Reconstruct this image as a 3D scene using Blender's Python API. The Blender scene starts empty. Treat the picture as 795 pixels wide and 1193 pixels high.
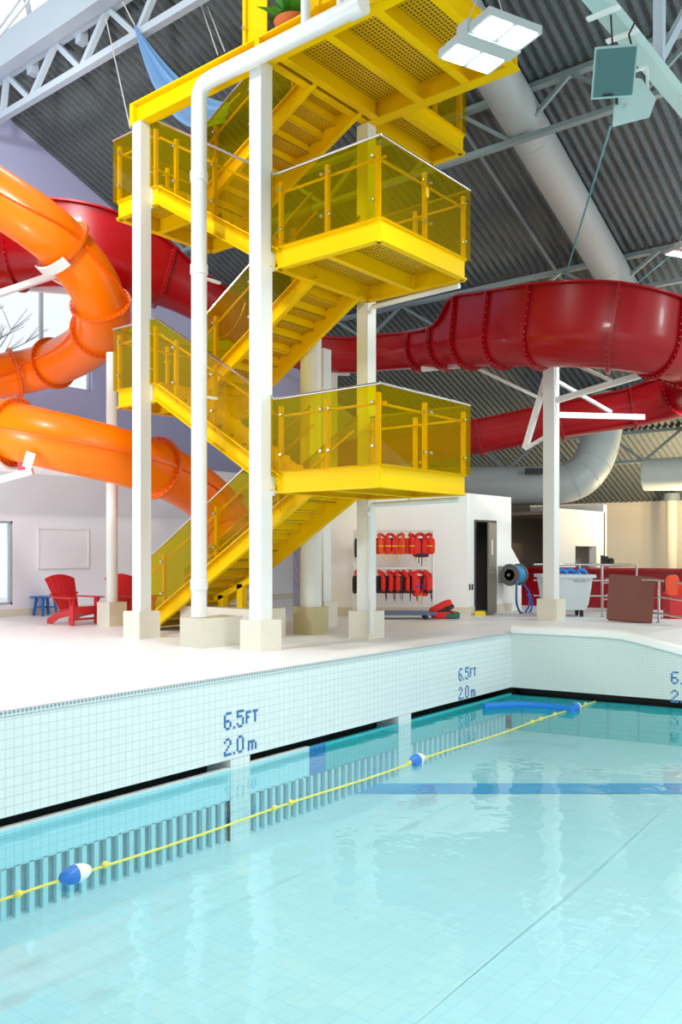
import bpy, math, random
from mathutils import Vector as V, Matrix
random.seed(7)
C = bpy.context.scene.collection
R = math.radians
# ------------------------------------------------------------------ viewpoint survey
# The hall: X runs along the pool wall, Y across the deck to the window wall, deck at z = 0, eye at (0, 0, 1.55).
FP, CX, HY, EYE = 1007.0, 397.5, 640.0, 1.55
ANG = math.atan((1220 - CX) / FP)
SA, CA = math.sin(ANG), math.cos(ANG)
RT, FW = V((SA, -CA, 0)), V((CA, SA, 0))          # right and forward directions on the deck
def ray(px, py): return FW + RT * ((px - CX) / FP) + V((0, 0, (HY - py) / FP))
def at(px, py, d): return V((0, 0, EYE)) + ray(px, py) * d
def atx(px, py, x): v = ray(px, py); return V((0, 0, EYE)) + v * (x / v.x)
def aty(px, py, y): v = ray(px, py); return V((0, 0, EYE)) + v * (y / v.y)
def atz(px, py, z): v = ray(px, py); return V((0, 0, EYE)) + v * ((z - EYE) / v.z)
TURN = math.atan2(RT.y, RT.x)                      # heading of things set parallel to the changing-room wall

# ------------------------------------------------------------------ materials
def lin(c): return c / 12.92 if c <= .04045 else ((c + .055) / 1.055) ** 2.4
def col(h, a=1): h = h.lstrip('#'); return tuple(lin(int(h[i:i + 2], 16) / 255) for i in (0, 2, 4)) + (a,)
def mat(name, color, rough=.5, metal=0, spec=.5, noise=0, nscale=8, bump=0, bscale=40, coat=0):
    m = bpy.data.materials.new(name); m.use_nodes = True
    nt = m.node_tree; b = nt.nodes['Principled BSDF']
    b.inputs['Base Color'].default_value = col(color); b.inputs['Roughness'].default_value = rough
    b.inputs['Metallic'].default_value = metal; b.inputs['Specular IOR Level'].default_value = spec
    b.inputs['Coat Weight'].default_value = coat; b.inputs['Coat Roughness'].default_value = .04
    tc = nt.nodes.new('ShaderNodeTexCoord')
    if noise:
        n = nt.nodes.new('ShaderNodeTexNoise'); n.inputs['Scale'].default_value = nscale; n.inputs['Detail'].default_value = 5
        nt.links.new(tc.outputs['Object'], n.inputs['Vector'])
        x = nt.nodes.new('ShaderNodeMix'); x.data_type = 'RGBA'
        c = col(color); x.inputs[6].default_value = tuple(k * (1 - noise) for k in c[:3]) + (1,)
        x.inputs[7].default_value = tuple(min(1, k * (1 + noise)) for k in c[:3]) + (1,)
        nt.links.new(n.outputs['Fac'], x.inputs[0]); nt.links.new(x.outputs[2], b.inputs['Base Color'])
    if bump:
        n = nt.nodes.new('ShaderNodeTexNoise'); n.inputs['Scale'].default_value = bscale; n.inputs['Detail'].default_value = 4
        nt.links.new(tc.outputs['Object'], n.inputs['Vector'])
        u = nt.nodes.new('ShaderNodeBump'); u.inputs['Strength'].default_value = bump; u.inputs['Distance'].default_value = .03
        nt.links.new(n.outputs['Fac'], u.inputs['Height']); nt.links.new(u.outputs[0], b.inputs['Normal'])
    return m
def tiles(name, color, grout, size, axes, rough=.25, mortar=.03, vary=.03):
    """Square tiles; axes picks the two object axes the grid runs along."""
    m = mat(name, color, rough); nt = m.node_tree; b = nt.nodes['Principled BSDF']
    tc = nt.nodes.new('ShaderNodeTexCoord'); sp = nt.nodes.new('ShaderNodeSeparateXYZ'); cb = nt.nodes.new('ShaderNodeCombineXYZ')
    nt.links.new(tc.outputs['Object'], sp.inputs[0])
    nt.links.new(sp.outputs[axes[0]], cb.inputs[0]); nt.links.new(sp.outputs[axes[1]], cb.inputs[1])
    k = nt.nodes.new('ShaderNodeTexBrick'); k.offset = 0; k.squash = 1
    c = col(color)
    k.inputs['Color1'].default_value = c
    k.inputs['Color2'].default_value = tuple(x * (1 - vary) for x in c[:3]) + (1,)
    k.inputs['Mortar'].default_value = col(grout); k.inputs['Scale'].default_value = 1
    k.inputs['Mortar Size'].default_value = size * mortar; k.inputs['Mortar Smooth'].default_value = .3
    k.inputs['Brick Width'].default_value = size; k.inputs['Row Height'].default_value = size
    nt.links.new(cb.outputs[0], k.inputs['Vector']); nt.links.new(k.outputs['Color'], b.inputs['Base Color'])
    return m
def glass(name, tint, ior=1.45, rough=.02, body=None, amount=0):
    m = bpy.data.materials.new(name); m.use_nodes = True; nt = m.node_tree; nt.nodes.clear()
    o = nt.nodes.new('ShaderNodeOutputMaterial'); x = nt.nodes.new('ShaderNodeMixShader')
    t = nt.nodes.new('ShaderNodeBsdfTransparent'); t.inputs[0].default_value = tint
    g = nt.nodes.new('ShaderNodeBsdfGlossy'); g.inputs['Roughness'].default_value = rough
    f0 = ((ior - 1) / (ior + 1)) ** 2                  # Schlick reflectance, the same from both faces of a pane
    lw = nt.nodes.new('ShaderNodeLayerWeight'); lw.inputs[0].default_value = .5
    pw = nt.nodes.new('ShaderNodeMath'); pw.operation = 'POWER'; pw.inputs[1].default_value = 5
    f = nt.nodes.new('ShaderNodeMath'); f.operation = 'MULTIPLY_ADD'; f.inputs[1].default_value = 1 - f0; f.inputs[2].default_value = f0
    nt.links.new(lw.outputs['Facing'], pw.inputs[0]); nt.links.new(pw.outputs[0], f.inputs[0])
    if body:                                            # cast acrylic: part of the light scatters in the coloured sheet
        df = nt.nodes.new('ShaderNodeBsdfTranslucent'); df.inputs[0].default_value = col(body)
        d2 = nt.nodes.new('ShaderNodeBsdfDiffuse'); d2.inputs[0].default_value = col(body); dm = nt.nodes.new('ShaderNodeMixShader')
        nt.links.new(df.outputs[0], dm.inputs[1]); nt.links.new(d2.outputs[0], dm.inputs[2])
        tm_ = nt.nodes.new('ShaderNodeMixShader'); tm_.inputs[0].default_value = amount
        nt.links.new(t.outputs[0], tm_.inputs[1]); nt.links.new(dm.outputs[0], tm_.inputs[2]); t = tm_
    nt.links.new(f.outputs[0], x.inputs[0]); nt.links.new(t.outputs[0], x.inputs[1]); nt.links.new(g.outputs[0], x.inputs[2])
    nt.links.new(x.outputs[0], o.inputs[0])
    return m
def grate(name, color, pitch, hole=.55, axes='XY'):
    """Bar grating: shaded square cells painted dark between yellow bars."""
    m = mat(name, color, .5); nt = m.node_tree; b = nt.nodes['Principled BSDF']; o = nt.nodes['Material Output']
    tc = nt.nodes.new('ShaderNodeTexCoord'); sp = nt.nodes.new('ShaderNodeSeparateXYZ'); nt.links.new(tc.outputs['Object'], sp.inputs[0])
    res = []
    for a in axes:
        d = nt.nodes.new('ShaderNodeMath'); d.operation = 'DIVIDE'; d.inputs[1].default_value = pitch
        f = nt.nodes.new('ShaderNodeMath'); f.operation = 'FRACT'
        l = nt.nodes.new('ShaderNodeMath'); l.operation = 'LESS_THAN'; l.inputs[1].default_value = hole
        nt.links.new(sp.outputs[a], d.inputs[0]); nt.links.new(d.outputs[0], f.inputs[0]); nt.links.new(f.outputs[0], l.inputs[0]); res.append(l)
    mu = nt.nodes.new('ShaderNodeMath'); mu.operation = 'MULTIPLY'
    nt.links.new(res[0].outputs[0], mu.inputs[0]); nt.links.new(res[1].outputs[0], mu.inputs[1])
    x = nt.nodes.new('ShaderNodeMix'); x.data_type = 'RGBA'; x.inputs[6].default_value = col(color); x.inputs[7].default_value = col('#4c3a04')  # dark cell colour stands for the shade in the open holes
    nt.links.new(mu.outputs[0], x.inputs[0]); nt.links.new(x.outputs[2], b.inputs['Base Color'])
    return m
def emit(name, color, strength):
    m = bpy.data.materials.new(name); m.use_nodes = True; nt = m.node_tree; nt.nodes.clear()
    o = nt.nodes.new('ShaderNodeOutputMaterial'); e = nt.nodes.new('ShaderNodeEmission')
    e.inputs[0].default_value = col(color); e.inputs[1].default_value = strength; nt.links.new(e.outputs[0], o.inputs[0])
    return m

M = dict(
    white=mat('white_paint', '#e8ebe8', .35), wall=mat('white_wall', '#f0f0f5', .7, noise=.03, nscale=1.5),
    beige=mat('beige_wall', '#f0e6d2', .7, noise=.03), block=mat('painted_block', '#f8f8f4', .6),
    deck=mat('deck_concrete', '#f0f2f3', .45, noise=.04, nscale=2.5, bump=.15, bscale=120),
    plinth=tiles('plinth_tile', '#e6e2d2', '#d2cdba', .05, 'XZ', .4), tanplinth=tiles('tan_plinth_tile', '#c9bd92', '#b3a67c', .06, 'XZ', .4),
    walltile=tiles('pool_wall_tile', '#e9f2f0', '#c6d3d3', .0935, 'XZ', .2, .04), mosaic=tiles('white_mosaic', '#dde8e2', '#c3cfca', .045, 'YZ', .25, .09),
    edge=tiles('edge_mosaic', '#8aa0a2', '#e0e6e6', .045, 'XZ', .3, .2),
    gutter=mat('gutter_black', '#17150f', .5, noise=.4, nscale=14), floortile=tiles('pool_floor_tile', '#e9f7f8', '#d2ecf1', .2, 'XY', .3, .025),
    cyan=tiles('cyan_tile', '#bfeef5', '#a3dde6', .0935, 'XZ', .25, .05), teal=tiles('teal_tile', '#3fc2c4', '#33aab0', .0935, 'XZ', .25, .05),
    navy=tiles('blue_tile', '#2b86c8', '#5aa0d0', .0935, 'XZ', .25, .05), band=mat('blue_band_tile', '#62b6ea', .3, noise=.1, nscale=20),
    slat=mat('wave_grille_slat', '#b9e6ec', .4), dark=mat('dark_void', '#8fbfc8', .8), mark=mat('blue_marking_tile', '#3f78b0', .3, noise=.2, nscale=60),
    yel=mat('yellow_steel', '#f7ca00', .45, spec=.1), glassy=glass('yellow_guard_glass', (.90, .83, .05, 1), 1.22, .02, '#f2dc00', .11), ygrate=None,
    steel=mat('stainless_steel', '#c9c9c6', .25, 1), bolt=mat('bolt_steel', '#d8dadb', .2, 1), dbolt=mat('dark_bolt', '#5a3018', .5),
    orange=mat('orange_fibreglass', '#ff7b00', .32, spec=.3, coat=.06), red=mat('red_fibreglass', '#a0000e', .28, spec=.35, coat=.08),
    roof=mat('acoustic_roof_deck', '#636b6e', .95, noise=.5, nscale=28, bump=.8, bscale=22), grey=mat('grey_steel', '#84969b', .45),
    truss=mat('white_truss', '#b6c4cf', .45), duct=mat('duct_paint', '#b0b9b8', .45), lilac=mat('end_wall_paint', '#b9bbe0', .7), flange=mat('shaded_orange', '#f06a06', .35), dred=mat('dark_red_fibreglass', '#98041a', .3),  # flange: orange darkened for the shadow on the flange edges
    clear=glass('clear_glass', (.97, .985, .99, 1)), frame=mat('window_frame', '#a9b2b8', .4), lamp=emit('lamp_lens', '#ffffff', 14),
    lampbody=mat('lamp_housing', '#b9c0bf', .4), grille=mat('speaker_grille', '#5f8482', .5, .3), spk=mat('speaker_case', '#b5d0cb', .45),
    rope=mat('yellow_rope', '#f2e86a', .6, bump=.4, bscale=120), blue=mat('blue_plastic', '#2f7fd6', .35), fwhite=mat('float_white', '#f4f6f6', .3),
    noodle=mat('noodle_foam', '#1483e0', .5), adir=mat('red_painted_wood', '#d3242c', .4), table=mat('blue_painted_wood', '#1f66b8', .45),
    jred=mat('jacket_red', '#e8261c', .65, noise=.1), jdark=mat('jacket_black', '#2b2b30', .7), jorange=mat('jacket_orange', '#f0532a', .65),
    jyel=mat('jacket_yellow', '#f5c21c', .6), jpurple=mat('jacket_purple', '#5a3ab0', .6), jgreen=mat('jacket_green', '#3c6a60', .65),
    rubber=mat('black_rubber', '#202022', .6), bluebase=mat('blue_platform', '#5a6f96', .5), door=mat('grey_door', '#77756d', .4), dframe=mat('door_frame', '#4b4b48', .5),
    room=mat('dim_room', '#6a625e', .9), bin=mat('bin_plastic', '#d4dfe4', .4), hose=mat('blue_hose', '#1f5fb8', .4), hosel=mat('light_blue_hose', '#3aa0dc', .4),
    brown=mat('brown_board', '#7c4a3c', .6, noise=.08, nscale=30), terra=mat('terracotta', '#c8642c', .7), leaf=mat('leaf_green', '#4f9a28', .5),
    banner=mat('blue_sail_cloth', '#6f9cc8', .7), cable=mat('teal_cable', '#4f8a90', .5), lightcable=mat('pale_cable', '#c9c6c2', .5),
    bark=mat('winter_bark', '#8d8a8c', .9), recess=mat('shaded_wall', '#8a7d72', .8), ceram=mat('coping_white', '#f3f3ee', .3), base=mat('beige_base', '#ddd6c2', .6),
    signred=mat('sign_red', '#d02030', .5), soil=mat('potting_soil', '#4a3526', .9), yplastic=mat('yellow_plastic', '#f6dc10', .4))
M['ygrate'] = grate('yellow_bar_grating', '#e8bd08', .07, .55)
M['ytread'] = grate('yellow_perforated_tread', '#e8bd08', .055, .5)
# water: fresnel reflection over a cyan-tinted clear body, faint ripples
mw = glass('pool_water', (.735, .94, .965, 1), 1.33, .03); nt = mw.node_tree
tc = nt.nodes.new('ShaderNodeTexCoord'); n1 = nt.nodes.new('ShaderNodeTexNoise'); n1.inputs['Scale'].default_value = 1.6; n1.inputs['Detail'].default_value = 3
bu = nt.nodes.new('ShaderNodeBump'); bu.inputs['Strength'].default_value = .06; bu.inputs['Distance'].default_value = .2
nt.links.new(tc.outputs['Object'], n1.inputs['Vector']); nt.links.new(n1.outputs['Fac'], bu.inputs['Height'])
for nd in nt.nodes:
    if nd.type in ('BSDF_GLOSSY', 'LAYER_WEIGHT'): nt.links.new(bu.outputs[0], nd.inputs['Normal'])
M['water'] = mw

# ------------------------------------------------------------------ mesh builder
class MB:
    def __init__(s): s.v, s.f = [], []
    def add(s, vs, fs):
        k = len(s.v); s.v += [V(p) for p in vs]; s.f += [tuple(i + k for i in f) for f in fs]; return s
    def box(s, a, b):
        (x0, y0, z0), (x1, y1, z1) = [[min(p, q) for p, q in zip(a, b)], [max(p, q) for p, q in zip(a, b)]]
        return s.add([(x0, y0, z0), (x1, y0, z0), (x1, y1, z0), (x0, y1, z0), (x0, y0, z1), (x1, y0, z1), (x1, y1, z1), (x0, y1, z1)],
                     [(3, 2, 1, 0), (4, 5, 6, 7), (0, 1, 5, 4), (1, 2, 6, 5), (2, 3, 7, 6), (3, 0, 4, 7)])
    def bar(s, p, q, w, h, up=(0, 0, 1), off=(0, 0)):
        p, q = V(p), V(q); t = (q - p).normalized(); u = V(up)
        if abs(t.dot(u)) > .98: u = V((1, 0, 0))
        e = t.cross(u).normalized(); u = e.cross(t)
        c = [e * (off[0] + a * w / 2) + u * (off[1] + b * h / 2) for a, b in ((-1, -1), (1, -1), (1, 1), (-1, 1))]
        return s.add([p + k for k in c] + [q + k for k in c], [(3, 2, 1, 0), (4, 5, 6, 7), (0, 1, 5, 4), (1, 2, 6, 5), (2, 3, 7, 6), (3, 0, 4, 7)])
    def beam(s, p, q, w, h, t=.02, up=(0, 0, 1)):      # rolled I section
        s.bar(p, q, t, h - 2 * t, up); s.bar(p, q, w, t, up, (0, h / 2 - t / 2)); return s.bar(p, q, w, t, up, (0, -h / 2 + t / 2))
    def tube(s, pts, r, n=12, caps=True):
        pts = [V(p) for p in pts]; rings = []; u = None
        rs = r if isinstance(r, (list, tuple)) else [r] * len(pts)
        for i, p in enumerate(pts):
            t = (pts[min(i + 1, len(pts) - 1)] - pts[max(i - 1, 0)]).normalized()
            if u is None: u = t.orthogonal().normalized()
            u = (u - t * u.dot(t)).normalized(); e = t.cross(u)
            rings.append([p + (u * math.cos(2 * math.pi * k / n) + e * math.sin(2 * math.pi * k / n)) * rs[i] for k in range(n)])
        return s.skin(rings, True, caps)
    def skin(s, rings, closed=True, caps=False):
        n = len(rings[0]); vs = [p for r_ in rings for p in r_]; fs = []
        for i in range(len(rings) - 1):
            for k in range(n if closed else n - 1):
                a, b = i * n + k, i * n + (k + 1) % n; fs.append((a, b, b + n, a + n))
        if caps: fs += [tuple(reversed(range(n))), tuple(range((len(rings) - 1) * n, len(rings) * n))]
        return s.add(vs, fs)
    def lathe(s, prof, c, axis=(0, 0, 1), n=24):
        ax = V(axis).normalized(); u = ax.orthogonal().normalized(); e = ax.cross(u); c = V(c)
        rings = [[c + ax * z + (u * math.cos(2 * math.pi * k / n) + e * math.sin(2 * math.pi * k / n)) * max(r, 1e-4) for k in range(n)] for r, z in prof]
        return s.skin(rings, True, True)
    def prism(s, poly, vec):
        poly = [V(p) for p in poly]; v = V(vec); n = len(poly)
        return s.add(poly + [p + v for p in poly], [tuple(reversed(range(n))), tuple(range(n, 2 * n))] + [(i, (i + 1) % n, (i + 1) % n + n, i + n) for i in range(n)])
    def puff(s, c, sz, ex=.5, n=10, rot=None):       # soft padded block
        c = V(c); rings = []
        g = lambda a: math.copysign(abs(a) ** ex, a)
        for i in range(1, n):
            ph = -math.pi / 2 + math.pi * i / n
            ring = []
            for k in range(2 * n):
                th = math.pi * k / n
                p = V((sz[0] * g(math.cos(ph)) * g(math.cos(th)), sz[1] * g(math.cos(ph)) * g(math.sin(th)), sz[2] * g(math.sin(ph))))
                if rot: p = rot @ p
                ring.append(c + p)
            rings.append(ring)
        return s.skin(rings, True, True)
    def build(s, name, m, parent=None, origin=None, smooth=True):
        if parent is not None: org = base(parent)
        else: org = V(origin) if origin is not None else V((sum(p.x for p in s.v) / len(s.v), sum(p.y for p in s.v) / len(s.v), min(p.z for p in s.v)))
        me = bpy.data.meshes.new(name); me.from_pydata([tuple(p - org) for p in s.v], [], s.f); me.update()
        import bmesh
        bm = bmesh.new(); bm.from_mesh(me); bmesh.ops.recalc_face_normals(bm, faces=bm.faces); bm.to_mesh(me); bm.free()
        if smooth:
            me.polygons.foreach_set('use_smooth', [True] * len(me.polygons)); me.set_sharp_from_angle(angle=R(35))
        me.materials.append(M[m] if isinstance(m, str) else m)
        o = bpy.data.objects.new(name, me); C.objects.link(o)
        if parent is not None: o.parent = parent
        else: o.location = org
        return o
def base(o):
    p = V((0, 0, 0))
    while o: p += o.location; o = o.parent
    return p
def tag(o, label, cat, group=None, kind='thing'):
    o['label'] = label; o['category'] = cat; o['kind'] = kind
    if group: o['group'] = group
    return o
def thing(name, label, cat, loc=(0, 0, 0), group=None):
    o = bpy.data.objects.new(name, None); o.empty_display_size = .1; C.objects.link(o); o.location = loc
    return tag(o, label, cat, group)
def struct(mb, name, m, origin=(0, 0, 0), parent=None):
    o = mb.build(name, m, parent, origin)
    if parent is None: o['kind'] = 'structure'
    return o
def dup(root, loc, rz=None, label=None, mats=None):
    r = root.copy(); C.objects.link(r); r.location = loc
    if rz is not None: r.rotation_euler = (0, 0, rz)
    if label: r['label'] = label
    for ch in list(root.children):
        c = ch.copy(); C.objects.link(c); c.parent = r
        if mats and ch.name.split('.')[0] in mats:
            c.data = ch.data.copy(); c.data.materials[0] = M[mats[ch.name.split('.')[0]]]
        for g in list(ch.children):
            d = g.copy(); C.objects.link(d); d.parent = c
    return r
def spline(pts, per=10):
    """Catmull-Rom through rows of numbers."""
    P = [[*p] for p in pts]; P = [[2 * a - b for a, b in zip(P[0], P[1])]] + P + [[2 * a - b for a, b in zip(P[-1], P[-2])]]
    out = []
    for i in range(1, len(P) - 2):
        for k in range(per):
            t = k / per
            out.append([.5 * (2 * b + (c - a) * t + (2 * a - 5 * b + 4 * c - d) * t * t + (3 * b - a - 3 * c + d) * t ** 3) for a, b, c, d in zip(P[i - 1], P[i], P[i + 1], P[i + 2])])
    return out + [P[-2]]

# ------------------------------------------------------------------ the hall
RA, RS, XW, YW = 18.15, .42, 34.8, 21.3           # roof: z = RA - RS * x; far wall x; window wall y
rz = lambda x: RA - RS * x
ZW = -1.16                                        # water level
PY = 7.76                                         # long pool wall
E0, E1 = V((14.55, PY, 0)), V((15.75, 1.2, 0))    # the pool's end wall runs from E0 towards E1
ed = (E1 - E0).normalized()
# deck and its ramp past the end wall
mb = MB(); mb.add([(-6, PY, 0), (E0.x, PY, 0), (40, PY, 0), (40, 26, 0), (-6, 26, 0)], [(0, 1, 2, 3, 4)])
k0 = E0 + ed * 2.0
mb.add([(E0.x, PY, 0), (k0.x, k0.y, 0), (k0.x + 2.0, k0.y - .2, 0), (40, k0.y + .0, 0), (40, PY, 0)], [(0, 1, 2, 3, 4)])
k1 = E0 + ed * 7; mb.add([(k0.x, k0.y, 0), (k1.x, k1.y, -.95), (40, k1.y, -.95), (40, k0.y, 0), (k0.x + 2.0, k0.y - .2, 0)], [(0, 1, 2, 3, 4)])
struct(mb, 'floor', 'deck')
# long pool wall with overflow slots between piers
piers = [(2.3, 2.65), (7.35, 7.68), (10.9, 11.23)]
mb = MB(); mb.box((-6, PY, -1.03), (E0.x + .1, PY + .3, -.06))
struct(mb, 'wall_pool', 'walltile', (0, PY, -.0935 * 11))
mb = MB()
for a, b in piers: mb.box((a, PY - .012, -2.2), (b, PY + .42, -1.031))
struct(mb, 'trim_1', 'walltile', (0, PY, -.0935 * 11))
mb = MB(); mb.box((-6, PY + .42, ZW - .6), (E0.x + .5, PY + .46, -1.0)); mb.box((-6, PY + .05, -1.031), (E0.x, PY + .44, -1.01))
struct(mb, 'trim_2', 'gutter')
mb = MB(); mb.box((-6, PY - .012, -.06), (E0.x, PY + .3, -.004)); struct(mb, 'trim_3', 'edge', (0, PY, 0))
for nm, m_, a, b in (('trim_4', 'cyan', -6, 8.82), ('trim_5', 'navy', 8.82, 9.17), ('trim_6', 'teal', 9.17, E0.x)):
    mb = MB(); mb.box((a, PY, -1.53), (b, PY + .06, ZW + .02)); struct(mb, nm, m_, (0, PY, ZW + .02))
mb = MB(); mb.box((-6, PY - .004, ZW + .02), (8.82, PY + .065, ZW + .03)); struct(mb, 'trim_7', 'ceram')
# the wave grille under water: slats before a dim chamber
mb = MB(); mb.box((-6, PY + .1, -2.3), (E0.x, PY + .16, -1.5)); struct(mb, 'wall_chamber', 'dark')
mb = MB(); x = -6
while x < 14.4: mb.box((x, PY, -2.3), (x + .055, PY + .06, -1.52)); x += .15
struct(mb, 'trim_8', 'slat')
# end wall with its rounded coping that dips towards the ramp
nrm = V((-ed.y, ed.x, 0))
if nrm.x < 0: nrm = -nrm
tops = [(-.0, .12), (.6, .12), (1.2, .12), (1.7, .118), (2.0, .10), (2.4, .02), (3.0, -.12), (4.0, -.33), (6.6, -.86)]
mb = MB(); rings = []
for t, z in tops:
    p = E0 + ed * t; rings.append([p + V((0, 0, -1.03)), p + V((0, 0, z - .08)), p + nrm * .3 + V((0, 0, z - .08)), p + nrm * .3 + V((0, 0, -1.03))])
mb.skin(rings, True, True); struct(mb, 'wall_pool_end', 'mosaic', tuple(E0))
mb = MB(); rings = []
for t, z in tops:
    p = E0 + ed * t
    rings.append([p + nrm * (.15 + .19 * math.cos(a)) + V((0, 0, z - .06 + .08 * max(0, math.sin(a)) ** .6 - (.02 if math.sin(a) < 0 else 0))) for a in [R(k * 22.5) for k in range(0, 9)]] + [p + nrm * -.04 + V((0, 0, z - .13)), p + nrm * .34 + V((0, 0, z - .13))])
mb.skin(rings, True, True); struct(mb, 'trim_9', 'ceram')
mb = MB(); mb.box((E0.x - .05, PY + .02, -1.8), (E0.x + .9, PY + .5, -.9)); mb.bar(E0 + nrm * .4 + V((0, 0, -1.1)), E1 + nrm * .4 + V((0, 0, -1.1)), .06, .9); struct(mb, 'trim_10', 'gutter')
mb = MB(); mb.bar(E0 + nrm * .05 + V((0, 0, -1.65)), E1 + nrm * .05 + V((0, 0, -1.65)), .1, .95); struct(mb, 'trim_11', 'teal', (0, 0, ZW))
# pool floor, blue lane band, water
mb = MB(); mb.add([(-6, -8, -2.03), (9, -8, -2.03), (9, PY + .1, -2.03), (-6, PY + .1, -2.03), (17.5, -8, -1.72), (17.5, PY + .1, -1.72)], [(0, 1, 2, 3), (1, 4, 5, 2)])
struct(mb, 'floor_pool', 'floortile')
fz = lambda x: -2.03 if x < 9 else -2.03 + .31 * (x - 9) / 8.5
def on_floor(px, py):
    z = -2.1
    for _ in range(12): p = atz(px, py, z); z = fz(p.x)
    return p
q = [on_floor(*k_) for k_ in ((330, 925), (830, 925), (830, 913), (330, 913))]
mb = MB(); mb.add([(p.x, p.y, fz(p.x) + .006) for p in q], [(0, 1, 2, 3)]); struct(mb, 'trim_12', 'band')
q = [on_floor(*k_) for k_ in ((781, 935), (783, 935), (485, 1193), (481, 1193))]
mb = MB(); mb.add([(p.x, p.y, fz(p.x) + .006) for p in q], [(0, 1, 2, 3)]); struct(mb, 'trim_13', 'fwhite')
mb = MB(); mb.add([(-6, -8, ZW), (E1.x + 1.2, -8, ZW), (E1.x, E1.y, ZW), (E0.x + .4, PY + .41, ZW), (-6, PY + .41, ZW)], [(0, 1, 2, 3, 4)])
wt = mb.build('pool_water', 'water', None, (0, 0, ZW)); wt['kind'] = 'structure'
# roof deck: deep corrugations running down the slope
mb = MB(); prof = []; y = -7
while y < YW + .2:
    for dy, dz in ((0, .02), (.02, -.01), (.045, -.07), (.07, -.09), (.11, -.09), (.135, -.07), (.16, -.01), (.18, .02)): prof.append((y + dy, dz))
    y += .22
mb.skin([[V((x_, y_, rz(x_) + dz)) for y_, dz in prof] for x_ in (11.15, XW + .2)], False)
mb.skin([[V((x_, y_, rz(x_) + .16)) for y_ in (-7, YW + .2)] for x_ in (11.15, XW + .2)], False)
struct(mb, 'ceiling', 'roof', (0, 0, 0))
# the other slope of the roof, over the camera side of the hall
mb = MB(); mb.skin([[V((x_, y_, 13.8 - RS * (5.4 - x_))) for y_ in (-7, YW + .2)] for x_ in (5.4, -11)], False)
mb.skin([[V((x_, y_, 14.0 - RS * (5.4 - x_))) for y_ in (-7, YW + .2)] for x_ in (5.4, -11)], False); struct(mb, 'ceiling_near', 'roof', (0, 0, 0))
# window wall with two openings
def wall_y(name, y0, y1, x0, x1, z0, top0, top1, holes, m):
    xs = sorted({x0, x1, *[h_[0] for h_ in holes], *[h_[1] for h_ in holes]}); mb = MB()
    tz = lambda x: top0 + (top1 - top0) * (x - x0) / (x1 - x0)
    for a, b in zip(xs, xs[1:]):
        z = z0
        for h_ in sorted([h_ for h_ in holes if h_[0] <= a and h_[1] >= b], key=lambda k: k[2]):
            mb.box((a, y0, z), (b, y1, h_[2])); z = h_[3]
        mb.prism([(a, y0, z), (b, y0, z), (b, y0, tz(b)), (a, y0, tz(a))], (0, y1 - y0, 0))
    return struct(mb, name, m)
W1 = (6.0, 14.75, 6.1, 8.85)
wall_y('wall_window', YW, YW + .3, 11.2, XW, 3.6, rz(11.2), rz(XW), [(11.2, 14.75, 6.1, 8.85)], 'lilac')
wall_y('wall_gable', YW, YW + .3, 3, 11.2, 3.6, 10.0, rz(11.2), [(6.0, 11.2, 6.1, 8.85)], 'lilac')
def window(name, y0, x0, x1, z0, z1, mull, t=.09):
    mb = MB()
    for a, b in (((x0, z0), (x1, z0)), ((x0, z1), (x1, z1)), ((x0, z0), (x0, z1)), ((x1, z0), (x1, z1))): mb.bar((a[0], y0, a[1]), (b[0], y0, b[1]), t, t, (0, 1, 0))
    for x_ in mull: mb.bar((x_, y0, z0), (x_, y0, z1), t, t, (0, 1, 0))
    o = struct(mb, name, 'frame', (x0, y0, z0)); g = MB(); g.box((x0, y0 - .01, z0), (x1, y0 + .01, z1)); g.build('pane', 'clear', o); return o
window('window_1', YW + .15, *W1, [8.2, 10.6, 13.2])
# lower window wall, its coved soffit and ledge
YL = 18.5
wall_y('wall_left', YL, YL + .25, 3, 24, 0, 2.45, 2.45, [(7.5, 10.66, .28, 2.2)], 'wall')
window('window_2', YL + .06, 7.5, 10.66, .28, 2.2, [9.2], .1)
mb = MB(); cove = [(YL, 2.4), (YL - .12, 2.5), (YL - .35, 2.72), (YL - .6, 2.98), (YL - .8, 3.2), (YL - .85, 3.25), (YL - .85, 3.7), (YW + .05, 3.7), (YW + .05, 3.5), (YL + .3, 2.4)]
mb.skin([[V((x_, a, b)) for a, b in cove] for x_ in (3, 24)], True, True); struct(mb, 'wall_soffit', 'wall')
mb = MB(); mb.box((3, YL - .03, 0), (24, YL - .002, .17)); struct(mb, 'baseboard_left', 'base')
# far wall and its pilaster
mb = MB(); mb.box((XW, -8, 0), (XW + .3, YW + .3, rz(XW) - .02)); mb.box((XW - .05, -8, rz(XW) - .3), (XW, YW, rz(XW) - .06)); struct(mb, 'wall_right', 'beige')
# changing-room block
c0 = atz(544.5, 717.5, 0); BH = 2.86; lft = c0 - RT * 4.06
mb = MB(); mb.prism([lft, c0, c0 + V((.1, .25, 0)), lft + FW * .25], (0, 0, BH)); struct(mb, 'wall_front', 'block')
by = c0.y; DX0, DX1, DZ = 17.83, 18.75, 2.2
mb = MB(); mb.box((c0.x, by, 0), (DX0, by + .2, BH)); mb.box((DX1, by, 0), (19.6, by + .2, BH)); mb.box((DX0, by, DZ), (DX1, by + .2, BH))
mb.prism([(19.6, by, 0), (20.15, by, 0), (20.15, by, 1.12), (19.6, by, 1.6)], (0, .2, 0)); struct(mb, 'wall_side', 'block')
mb = MB(); mb.prism([lft, c0 + V((0, .1, 0)), V((19.6, by + .1, 0)), V((19.6, by + 5, 0)), lft + FW * 3], (0, 0, .1))
for i_, p in enumerate(mb.v): p.z += BH - .2
struct(mb, 'ceiling_changing', 'block')
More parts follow.
